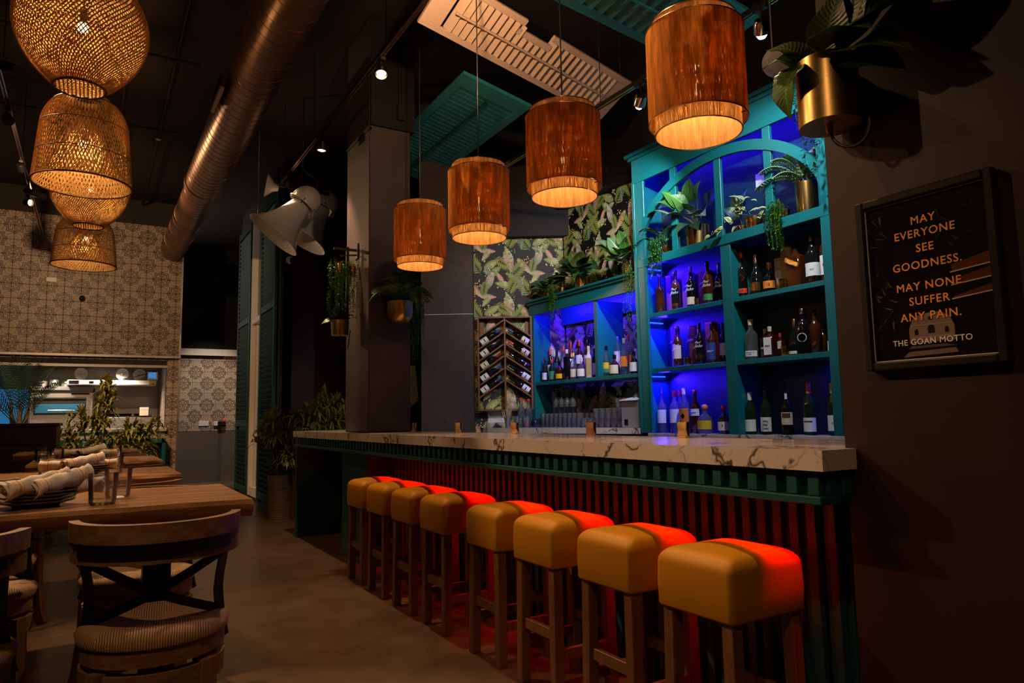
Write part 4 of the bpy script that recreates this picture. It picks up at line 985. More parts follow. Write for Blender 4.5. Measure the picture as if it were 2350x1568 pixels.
def make_chair():
    t = thing('counter_chair', None, 'chair', (0, 0, 0), 0, 'cross-back counter chairs at the tables')
    r = 0.205
    MB().lathe([(0.0006, 0.585), (0.10, 0.598), (0.165, 0.602), (0.195, 0.596), (0.212, 0.578), (0.206, 0.556), (0.0006, 0.552)], n=40).build('seat', 'rush', t, 60, True)
    MB().lathe([(0.197, 0.505), (0.199, 0.554), (0.15, 0.554), (0.15, 0.505)], n=40, closed=True).build('seat_ring', 'oak_chair', t, 40, True)
    MB().lathe([(0.12, 0.49), (0.14, 0.505), (0.001, 0.506)], n=24).build('swivel_plate', 'iron', t, 40, True)
    MB().lathe([(0.197, 0.425), (0.199, 0.484), (0.165, 0.484), (0.165, 0.425)], n=40, closed=True).build('apron_ring', 'oak_chair', t, 40, True)
    for a in (PI/4, 3*PI/4, 5*PI/4, 7*PI/4):
        c, s_ = math.cos(a), math.sin(a); pts = [(c*0.193, s_*0.193, 0.492), (c*0.20, s_*0.20, 0.40), (c*0.205, s_*0.205, 0.22), (c*0.225, s_*0.225, 0.07), (c*0.25, s_*0.25, 0.0)]
        MB().strip(pts, [(-s_, c, 0)]*5, [0.046, 0.044, 0.044, 0.046, 0.05], 0.04).build('leg', 'oak_leg', t, None, True)
    for k in range(4):
        a, b = PI/4+k*PI/2, PI/4+(k+1)*PI/2; z = 0.17 if k % 2 else 0.21
        MB().bar((0.205*math.cos(a), 0.205*math.sin(a), z), (0.205*math.cos(b), 0.205*math.sin(b), z), 0.022, 0.04, (0, 0, 1), 0.003).build('stretcher', 'oak_chair', t, None, True)
    # back: rail bent round the sitter on an iron cross frame (back towards -y)
    def arc(a, rr, z): return V(rr*math.sin(a), -0.03-rr*math.cos(a), z)
    def rail(z0, z1, ri, ro, aw, name, mat):
        m = MB(); n = 30
        for i in range(n+1):
            a = -aw + 2*aw*i/n
            for rr, z in ((ri, z0), (ro, z0), (ro, z1), (ri, z1)): m.v.append(arc(a, rr, z))
        for i in range(n):
            for k in range(4): m.f.append((i*4+k, i*4+(k+1) % 4, (i+1)*4+(k+1) % 4, (i+1)*4+k))
        m.f.append((3, 2, 1, 0)); m.f.append(tuple(n*4+k for k in range(4))); m.build(name, mat, t, 35, True)
    rail(0.852, 0.905, 0.206, 0.234, R(86), 'back_rail', 'oak_chair'); rail(0.795, 0.852, 0.210, 0.229, R(85), 'back_rail_lower', 'oak_chair')
    rail(0.815, 0.845, 0.229, 0.235, R(58), 'iron_band', 'iron')
    for sg in (-1, 1):
        P0, P1, P2, P3 = V(sg*0.198, 0.02, 0.505), V(sg*0.178, -0.02, 0.62), V(sg*0.176, -0.06, 0.72), V(sg*0.200, -0.142, 0.842)
        pts = [P0, P0.lerp(P1, .5) + V(sg*-.002, 0, 0), P1, P1.lerp(P2, .5) - V(sg*.004, 0, 0), P2, P2.lerp(P3, .5) - V(sg*.006, 0, 0), P3]
        MB().strip(pts, (sg*0.55, -0.8, 0.2), 0.030, 0.010).build('back_upright', 'iron', t, 40, True)
        A = V(-sg*0.180, -0.015, 0.60); B = V(sg*0.190, -0.105, 0.80); pts = []
        for i in range(11):
            q = i/10; c = A.lerp(B, q); c.y -= 0.085*math.sin(PI*q)*(1.0 if sg > 0 else 1.06); pts.append(c)
        MB().strip(pts, [V(0.9*(c.x), -0.35, 0.1) for c in pts], 0.026, 0.006).build('back_cross_strap', 'iron', t, 40, True)
    return t
CH = [(0.19, 2.46, -5, 'cross-back rush-seat chair in front of the nearest table, seen whole'), (-0.36, 2.42, -4, 'cross-back rush-seat chair cut by the lower left frame corner'),
      (0.19, 3.27, 172, 'rush-seat chair on the far side of the nearest table, behind the front chair'), (-0.36, 3.27, 187, 'rush-seat chair on the far side of the nearest table, by the left edge'),
      (0.17, 3.93, -8, 'cross-back chair at the near side of the second table, right'), (-0.40, 3.95, 8, 'rush-seat chair at the second table, left of its neighbour'),
      (0.22, 5.42, -14, 'cross-back chair at the near right of the third table'), (0.26, 7.6, -25, 'dark cross-back chair at the farthest table'), (-0.42, 5.30, 14, 'cross-back chair at the near left of the third table')]
c0 = make_chair()
for i, (x, y, rz, lab) in enumerate(CH):
    if i == 0: c0.location = (x, y, 0); c0.rotation_euler.z = R(rz); c0['label'] = lab
    else: dup(c0, (x, y, 0), R(rz), lab)

# ---------------- tableware
PLATE_PROF = [(0.0006, 0.004), (0.055, 0.004), (0.058, 0.0), (0.064, 0.0), (0.068, 0.005), (0.108, 0.016), (0.110, 0.019), (0.106, 0.020), (0.070, 0.010), (0.0006, 0.009)]
plate_me = MB().lathe(PLATE_PROF, n=44).mesh('plate', 40)
def plates(where, x, y, n, z=0.921):
    for k in range(n):
        o = link('plate', plate_me, 'plate'); o.location = (x + 0.002*math.sin(k*7), y + 0.002*math.cos(k*5), z+k*0.0105)
        nm = ['lowest', 'second', 'third', 'fourth', 'top'][k if k < n-1 else 4]
        tag(o, '%s dark plate of the stack on the %s table' % (nm, where), 'plate', 'stacked dark plates')
def napkin_mb(L=0.20, r=0.035):
    m = MB(); pts = []; n = 15; seg = 44
    for i in range(n+1):
        y = -L/2 + L*i/n; row = []; k = 1 + 0.10*math.sin(i*1.3) + (0.12 if i in (0, n) else 0)
        for j in range(seg+1):
            a = j/seg*2*PI*2.2; rr = r*(0.35 + 0.65*j/seg)*k; row.append(V(rr*math.cos(a), y + 0.003*math.sin(a*1.5), rr*0.85*math.sin(a)))
        pts.append(row)
    for row in pts: m.v += row
    for i in range(n):
        for j in range(seg): m.f.append((i*(seg+1)+j, i*(seg+1)+j+1, (i+1)*(seg+1)+j+1, (i+1)*(seg+1)+j))
    return m
t_ = NT('napkin_cloth'); (x_, y_, z_), v_ = t_.xyz('Object'); st_ = y_.abs().band(0.062, 0.0045).max(y_.abs().band(0.050, 0.0012)).max(y_.abs().band(0.074, 0.0012)).max(y_.abs().band(0.080, 0.0010))
nz_ = t_.noise(v_, 60, 3); t_.pbr(t_.mix(st_*0.85, t_.mix(nz_, (0.72, 0.67, 0.65), (0.84, 0.79, 0.76)), (0.62, 0.30, 0.05)), 0.85, 0, t_.bump(nz_, 0.3, 0.003)); M['napkin_cloth'] = t_.m
nap = napkin_mb(); nap_me = nap.mesh('napkin_roll', 60)
def napkin(lab, x, y, z, rz, tilt=0.0):
    o = link('napkin_roll', nap_me, 'napkin_cloth'); o.location = (x, y, z); o.rotation_euler = (R(tilt), 0, R(rz)); sd = o.modifiers.new('thick', 'SOLIDIFY'); sd.thickness = 0.0016; sd.offset = 0
    tag(o, lab, 'napkin', 'rolled striped napkins')
GL = [(0.0006, 0.0), (0.036, 0.0), (0.0395, 0.006), (0.0445, 0.100), (0.0428, 0.100), (0.0385, 0.018), (0.0006, 0.016)]
glass_me = MB().lathe(GL, n=30).mesh('water_glass', 40)
def wglass(lab, x, y, z=0.921):
    o = link('water_glass', glass_me, 'glass_table'); o.location = (x, y, z); tag(o, lab, 'glass', 'water glasses on the dining tables')
plates('nearest', -0.145, 2.78, 4); plates('second', -0.03, 4.30, 4); plates('third', -0.02, 5.95, 4); plates('farthest', 0.0, 8.1, 3)
napkin('front rolled white napkin leaning left on the nearest plates', -0.15, 2.72, 0.996, -52, 9); napkin('rolled napkin with two ochre stripes on the nearest plates', -0.085, 2.75, 0.998, -48, 11)
napkin('rolled napkin lying flat at the right of the nearest plates', -0.055, 2.80, 0.980, 84); napkin('rolled napkin cut by the left frame edge on the nearest plates', -0.225, 2.82, 0.981, 76)
napkin('striped rolled napkin slanting on the second plate stack', -0.035, 4.28, 0.990, -55, 8); napkin('rolled napkin lying on the right of the second plate stack', 0.03, 4.33, 0.974, 80)
napkin('rolled napkin at the left of the second plate stack', -0.12, 4.34, 0.975, 85)
napkin('slanting rolled napkin on the third table', 0.0, 5.95, 0.990, -48, 10); napkin('rolled napkin lying left on the third table', -0.12, 6.0, 0.980, 86); napkin('rolled napkin lying right on the third table', 0.08, 5.97, 0.972, 70)
wglass('front water glass on the nearest table', 0.040, 2.70); wglass('water glass behind the front one on the nearest table', 0.090, 2.92)
wglass('water glass at the right of the second table', 0.112, 4.36); wglass('water glass behind napkins on the second table', -0.19, 4.45)
wglass('water glass at the right of the third table', 0.16, 6.1); wglass('left water glass on the third table', -0.30, 6.1); wglass('middle water glass on the third table', -0.20, 5.80); wglass('water glass on the farthest table', 0.15, 8.2)
# ------------------------------------------------------------------ back bar: tall arched cabinet
FX = 3.90
tc = thing('arched_cabinet', 'tall teal back-bar cabinet with an arched top bay', 'cabinet', (4.02, 3.5, 1.0))
def cb(nm, *a, mat='teal_paint', c=0.002): return MB().box(*a, c).build(nm, mat, tc)
cb('back_panel', 4.15, 4.17, 2.60, 4.41, 0.1, 3.33, mat='teal_back'); cb('side_panel', FX, 4.15, 4.355, 4.41, 1.03, 3.33); cb('side_panel', FX, 4.15, 2.60, 2.652, 1.03, 3.33)
cb('pilaster', FX-0.022, FX, 4.28, 4.415, 1.03, 3.13); cb('pilaster', FX-0.022, FX, 2.60, 2.665, 1.03, 3.13)
cb('pilaster_moulding', FX-0.032, FX-0.022, 4.385, 4.415, 1.03, 3.13)
cb('divider', FX, 4.15, 3.41, 3.482, 1.03, 2.40); cb('divider_face', FX-0.015, FX, 3.40, 3.49, 1.03, 2.40)
for z in (1.55, 2.0):
    cb('shelf', FX, 4.15, 3.482, 4.355, z-0.035, z); cb('shelf', FX, 4.15, 2.652, 3.41, z-0.035, z)
cb('plant_shelf', FX, 4.15, 2.652, 4.355, 2.425, 2.462); cb('plant_shelf_edge', FX-0.024, FX, 2.60, 4.415, 2.395, 2.466)
cb('top_board', FX, 4.15, 2.60, 4.41, 3.30, 3.33); cb('frieze', FX-0.024, FX, 2.60, 4.415, 3.13, 3.34)
cb('cornice', FX-0.06, 4.15, 2.56, 4.47, 3.365, 3.395, c=0.006); cb('cornice_lower', FX-0.042, 4.15, 2.58, 4.445, 3.335, 3.365, c=0.006)
cb('base_cabinet', FX+0.02, 4.15, 2.60, 4.41, 0.0, 1.003, mat='teal_dark')
cb('marble_ledge', FX-0.035, 4.15, 2.575, 4.32, 1.004, 1.028, mat='marble')
for y in (3.943, 3.485, 3.04): cb('arch_post', FX-0.016, FX+0.012, y-0.031, y+0.031, 2.466, 3.13)
m = MB(); n = 40; CY = 3.49
for i in range(n+1):
    a = PI*i/n
    for ry, rz in ((0.865, 0.585), (0.93, 0.66)):
        yy = max(2.655, min(4.36, CY + ry*math.cos(a))); zz = 2.466 + rz*math.sin(a)
        m.v += [V(FX-0.026, yy, zz), V(FX+0.004, yy, zz)]
for i in range(n):
    b = i*4; c = b+4; m.f += [(b, b+2, c+2, c), (b+1, c+1, c+3, b+3), (b+2, b+3, c+3, c+2), (b, c, c+1, b+1)]
m.build('arch', 'teal_paint', tc, 40)
oc = thing('power_outlet', 'white twin power outlet inside the cabinet arch', 'outlet', (4.14, 3.30, 2.86))
MB().box(4.138, 4.149, 3.20, 3.35, 2.83, 2.93, 0.003).build('cover_plate', 'white_plastic', oc)
for y in (3.24, 3.31): MB().box(4.134, 4.139, y-0.018, y+0.018, 2.855, 2.905, 0.002).build('socket_face', 'white_plastic', oc)
BLUE = (0.03, 0.006, 1.0)
# blue led strips inside the cabinet bays
MB().box(3.915, 3.925, 2.70, 4.34, 3.285, 3.297).build('led_strip', 'led_blue', tc)
light('AREA', 'blue_arch_strip', (3.93, 3.5, 3.28), 9, BLUE, 0.012, size_y=1.6, rot=(0, R(-45), 0))
for z in (2.41, 1.955, 1.505):
    MB().box(3.93, 4.10, 4.338, 4.352, z-0.02, z-0.012).build('led_strip', 'led_blue', tc)
    light('AREA', 'blue_bay_strip', (4.02, 4.30, z-0.03), 6.5, BLUE, 0.16, size_y=0.015, rot=(R(-28), 0, 0))
    light('AREA', 'blue_bay_strip', (3.93, 4.0, z-0.03), 2.5, BLUE, 0.012, size_y=0.35, rot=(0, R(-30), 0))
light('AREA', 'blue_bay_strip_right', (4.05, 2.70, 1.50), 1.2, BLUE, 0.012, size_y=0.1, rot=(0, 0, 0))

# ---------------- low cabinet
LX = 3.95
lc = thing('low_cabinet', 'low teal two-bay bottle cabinet left of the arched one', 'cabinet', (4.1, 5.3, 1.06))
def lb(nm, *a, mat='teal_paint', c=0.002): return MB().box(*a, c).build(nm, mat, lc)
lb('side_panel', LX, 4.27, 6.125, 6.19, 1.072, 2.235); lb('centre_post', LX, LX+0.03, 5.045, 5.093, 1.53, 2.235); lb('centre_panel', LX+0.03, 4.27, 5.055, 5.083, 1.53, 2.235)
lb('shelf', LX, 4.27, 4.43, 6.125, 1.497, 1.53); lb('front_stile', LX-0.012, LX, 6.105, 6.19, 1.072, 2.235)
lb('side_panel', LX, 4.27, 4.43, 4.47, 1.072, 2.235)
lb('top_band', LX-0.012, LX+0.012, 4.43, 6.19, 2.235, 2.345); lb('top_moulding', LX-0.03, LX+0.012, 4.43, 6.205, 2.345, 2.37, c=0.005); lb('top_cap', LX-0.045, 4.29, 4.43, 6.215, 2.37, 2.395, c=0.005)
lb('ceiling_board', LX+0.012, 4.27, 4.43, 6.19, 2.33, 2.345); lb('valance', 4.255, 4.275, 4.47, 6.05, 2.13, 2.33)
MB().box(3.965, 3.975, 4.5, 6.1, 2.318, 2.328).build('led_strip', 'led_blue', lc)
light('AREA', 'blue_low_strip', (3.985, 5.58, 2.31), 14, BLUE, 0.012, size_y=0.95, rot=(0, R(-38), 0))
light('AREA', 'blue_low_strip', (3.985, 4.76, 2.31), 9, BLUE, 0.012, size_y=0.5, rot=(0, R(-38), 0))
sb = MB().prism([(3.40, 6.16), (3.86, 4.415), (4.13, 4.415), (4.285, 6.03), (3.86, 6.30), (3.52, 6.50)], lambda u, v, d: V(u, v, 1.02+d), 0.05)
tag(sb.build('back_counter', 'marble'), 'white marble back counter with tumblers under the low cabinet', 'countertop')
bc = thing('counter_cabinet', 'dark teal cabinet base under the back counter', 'cabinet', (4.0, 5.3, 0))
MB().prism([(3.48, 6.14), (3.93, 4.415), (4.13, 4.415), (4.28, 6.02), (3.86, 6.28), (3.55, 6.46)], lambda u, v, d: V(u, v, d), 1.019).build('cabinet_body', 'teal_dark', bc)

# ---------------- bottles
SC_LAB = {}
def arc_label(m, r, z0, z1, a0, a1, n=10, th=0.0006):
    b = len(m.v)
    for i in range(n+1):
        a = a0+(a1-a0)*i/n; c, s_ = math.cos(a), math.sin(a)
        m.v += [V(r*c, r*s_, z0), V(r*c, r*s_, z1), V((r+th)*c, (r+th)*s_, z0), V((r+th)*c, (r+th)*s_, z1)]
    for i in range(n):
        q = b+i*4; m.f += [(q+2, q+6, q+7, q+3), (q, q+1, q+5, q+4), (q+1, q+3, q+7, q+5), (q, q+4, q+6, q+2)]
    m.f += [(b, b+2, b+3, b+1), (b+n*4, b+n*4+1, b+n*4+3, b+n*4+2)]
    return m
def bottle(row, x, y, z, h, r, kind, body, cap, lab, l0, l1, txt, desc, ordn, total):
    nr_ = 'bottle'; where = {'low cabinet left bay': 'low cabinet, left bay', 'low cabinet right bay': 'low cabinet, right bay'}.get(row, 'arched cabinet, ' + row)
    t = thing(nr_, '%s, %s' % (desc, where), 'bottle', (x, y, z+0.0008), 0, 'bottles on the back bar')
    capz = 0.86
    if kind == 'wine': pf = [(r*.86, 0), (r, .012*h), (r, .56*h), (r*.86, .64*h), (r*.42, .76*h), (r*.36, .80*h), (r*.34, .97*h), (0.0006, .972*h)]; cr, c0 = r*.39, .80
    elif kind == 'spirit': pf = [(r*.9, 0), (r, .015*h), (r, .58*h), (r*.93, .64*h), (r*.62, .71*h), (r*.38, .76*h), (r*.34, .95*h), (0.0006, .952*h)]; cr, c0 = r*.40, .86
    elif kind == 'squat': pf = [(r*.72, 0), (r*.86, .02*h), (r*.98, .2*h), (r, .38*h), (r*.82, .55*h), (r*.42, .66*h), (r*.26, .72*h), (r*.25, .84*h), (0.0006, .842*h)]; cr, c0 = r*.36, .80
    elif kind == 'brandy': pf = [(r*.85, 0), (r, .02*h), (r*1.0, .25*h), (r*.9, .42*h), (r*.55, .60*h), (r*.3, .70*h), (r*.26, .96*h), (0.0006, .962*h)]; cr, c0 = r*.31, .76
    else: pf = None; cr, c0 = r*.36, .84
    if pf: MB().lathe(pf, n=22).build('bottle_body', body, t, 40, True)
    else:
        MB().box(-r*.8, r*.8, -r, r, 0, h*.70, r*.16).lathe([(r*.75, h*.695), (r*.35, h*.76), (r*.30, h*.95), (0.0006, h*.952)], n=18).build('bottle_body', body, t, 40, True)
    if desc.find('ball stopper') >= 0: MB().sphere((0, 0, h*.90), r*.42, 14, 10).build('cap', cap, t, 60, True)
    elif desc.find('pourer') >= 0: MB().lathe([(r*.3, .945*h), (r*.22, 1.0*h), (r*.08, 1.05*h), (r*.06, 1.16*h), (0.0006, 1.161*h)], n=12).build('cap', cap, t, 40, True)
    else: MB().lathe([(cr, c0*h), (cr*1.03, .99*h), (cr*.9, h), (0.0006, h)], n=16).build('cap', cap, t, 40, True)
    fa = PI+0.42   # labels look towards the room
    lo = None
    if lab:
        m = MB()
        if kind == 'square': m.box(-r*.8-0.0012, -r*.8-0.0002, -r*.82, r*.82, l0*h*.9, min(l1*h*.9, .66*h))
        else: arc_label(m, r*1.012, l0*h, l1*h, fa-1.15, fa+1.15)
        lo = m.build('label', lab, t, 50, True)
    if kind == 'spirit' and 'slanted' in desc: pass
    if 'diamond' in desc:
        MB().prism([(-.016, 0), (0, -.024), (.016, 0), (0, .024)], lambda u, v, d: V(-(r*1.02+0.001+d)*math.cos(0.42) - u*math.sin(-0.42), -(r*1.02+0.001+d)*math.sin(0.42) - u*math.cos(0.42), h*.38+v), 0.001).build('label_mark', 'bottle_black', t, None, True)
    if 'round white-ringed' in desc or 'gold seal' in desc:
        zc = h*(.36 if 'ringed' in desc else .42); q = V(math.cos(fa), math.sin(fa), 0)
        for rr, mt in ((r*.62, 'white_print' if 'ringed' in desc else 'gold'), (r*.52, 'bottle_black')):
            MB().lathe([(0.0006, 0), (rr, 0), (rr, 0.0006), (0.0006, 0.0008)], q*(r*1.005+(0.0015 if rr < r*.6 else 0)) + V(0, 0, zc), 20, axis=q).build('label_seal', mt, t, 40, True)
    if 'portrait' in desc:
        m = MB(); arc_label(m, r*1.02, .37*h, .48*h, fa-.7, fa+.7); m.build('label_picture', 'brown_box', t, 50, True)
        m = MB(); arc_label(m, r*.44, .80*h, .93*h, fa-.5, fa+.5); m.build('neck_tag', 'white_print', t, 50, True)
    if 'orange capsule' in desc:
        m = MB(); arc_label(m, r*1.02, .24*h, .27*h, fa-1.0, fa+.5); m.build('label_bar', 'brown_box', t, 50, True)
    if 'copper base band' in desc: m = MB(); arc_label(m, r*1.018, .12*h, .18*h, fa-1.0, fa+1.0); m.build('label_band', 'copper', t, 50, True)
    if 'yellow and green' in desc: m = MB(); arc_label(m, r*1.02, .12*h, .25*h, fa-1.1, fa+1.1); m.build('label_band', 'green_label', t, 50, True)
    if 'slanted gold' in desc:
        MB().bar((-r*.8-.002, -r, h*.44), (-r*.8-.002, r, h*.64), 0.002, 0.03, (0, 0, 1)).build('label_band', 'gold', t, None, True)
    if txt:
        ink = {'John': 'white_print', 'BRUT': 'white_print', 'XO': 'gold'}.get(txt, 'bottle_black')
        if lab == 'bottle_black' or (not lab): ink = 'white_print'
        q = V(math.cos(fa), math.sin(fa), 0); rt = V(0, 0, 1).cross(q); og = q*(r*1.012+0.0022)
        if kind == 'square': q = V(-1, 0, 0); rt = V(0, -1, 0); og = q*(r*.8+0.002)
        if txt == 'John':
            text_mesh('lettering', 'Paul', 0.026, ink, t, t.location + og + V(0, 0, .50*h) - rt*0.006, rt, (0, 0, 1), shear=0.5); text_mesh('lettering', 'John', 0.034, ink, t, t.location + og + V(0, 0, .41*h), rt, (0, 0, 1), shear=0.5)
        else:
            ls = txt.split(' '); sz = {'12': .026, 'BRUT': .020, 'FEW': .020, 'XO': .02, '7': .028, 'EY': .016, 'TEMPLETON RYE': .0115, 'anteo': .02, 'dich': .017}.get(txt, .020)
            for k, wd_ in enumerate(ls):
                zc = (l0+l1)/2*h*(0.9 if kind == 'square' else 1) + ((len(ls)-1)/2-k)*sz*1.25 - sz*.35
                text_mesh('lettering', wd_, sz, ink if ink != 'white_print' or lab in ('bottle_black', 'blue') else 'bottle_black', t, t.location + og + V(0, 0, zc), rt, (0, 0, 1), shear=0.3 if 'very' in txt else 0)
    return t
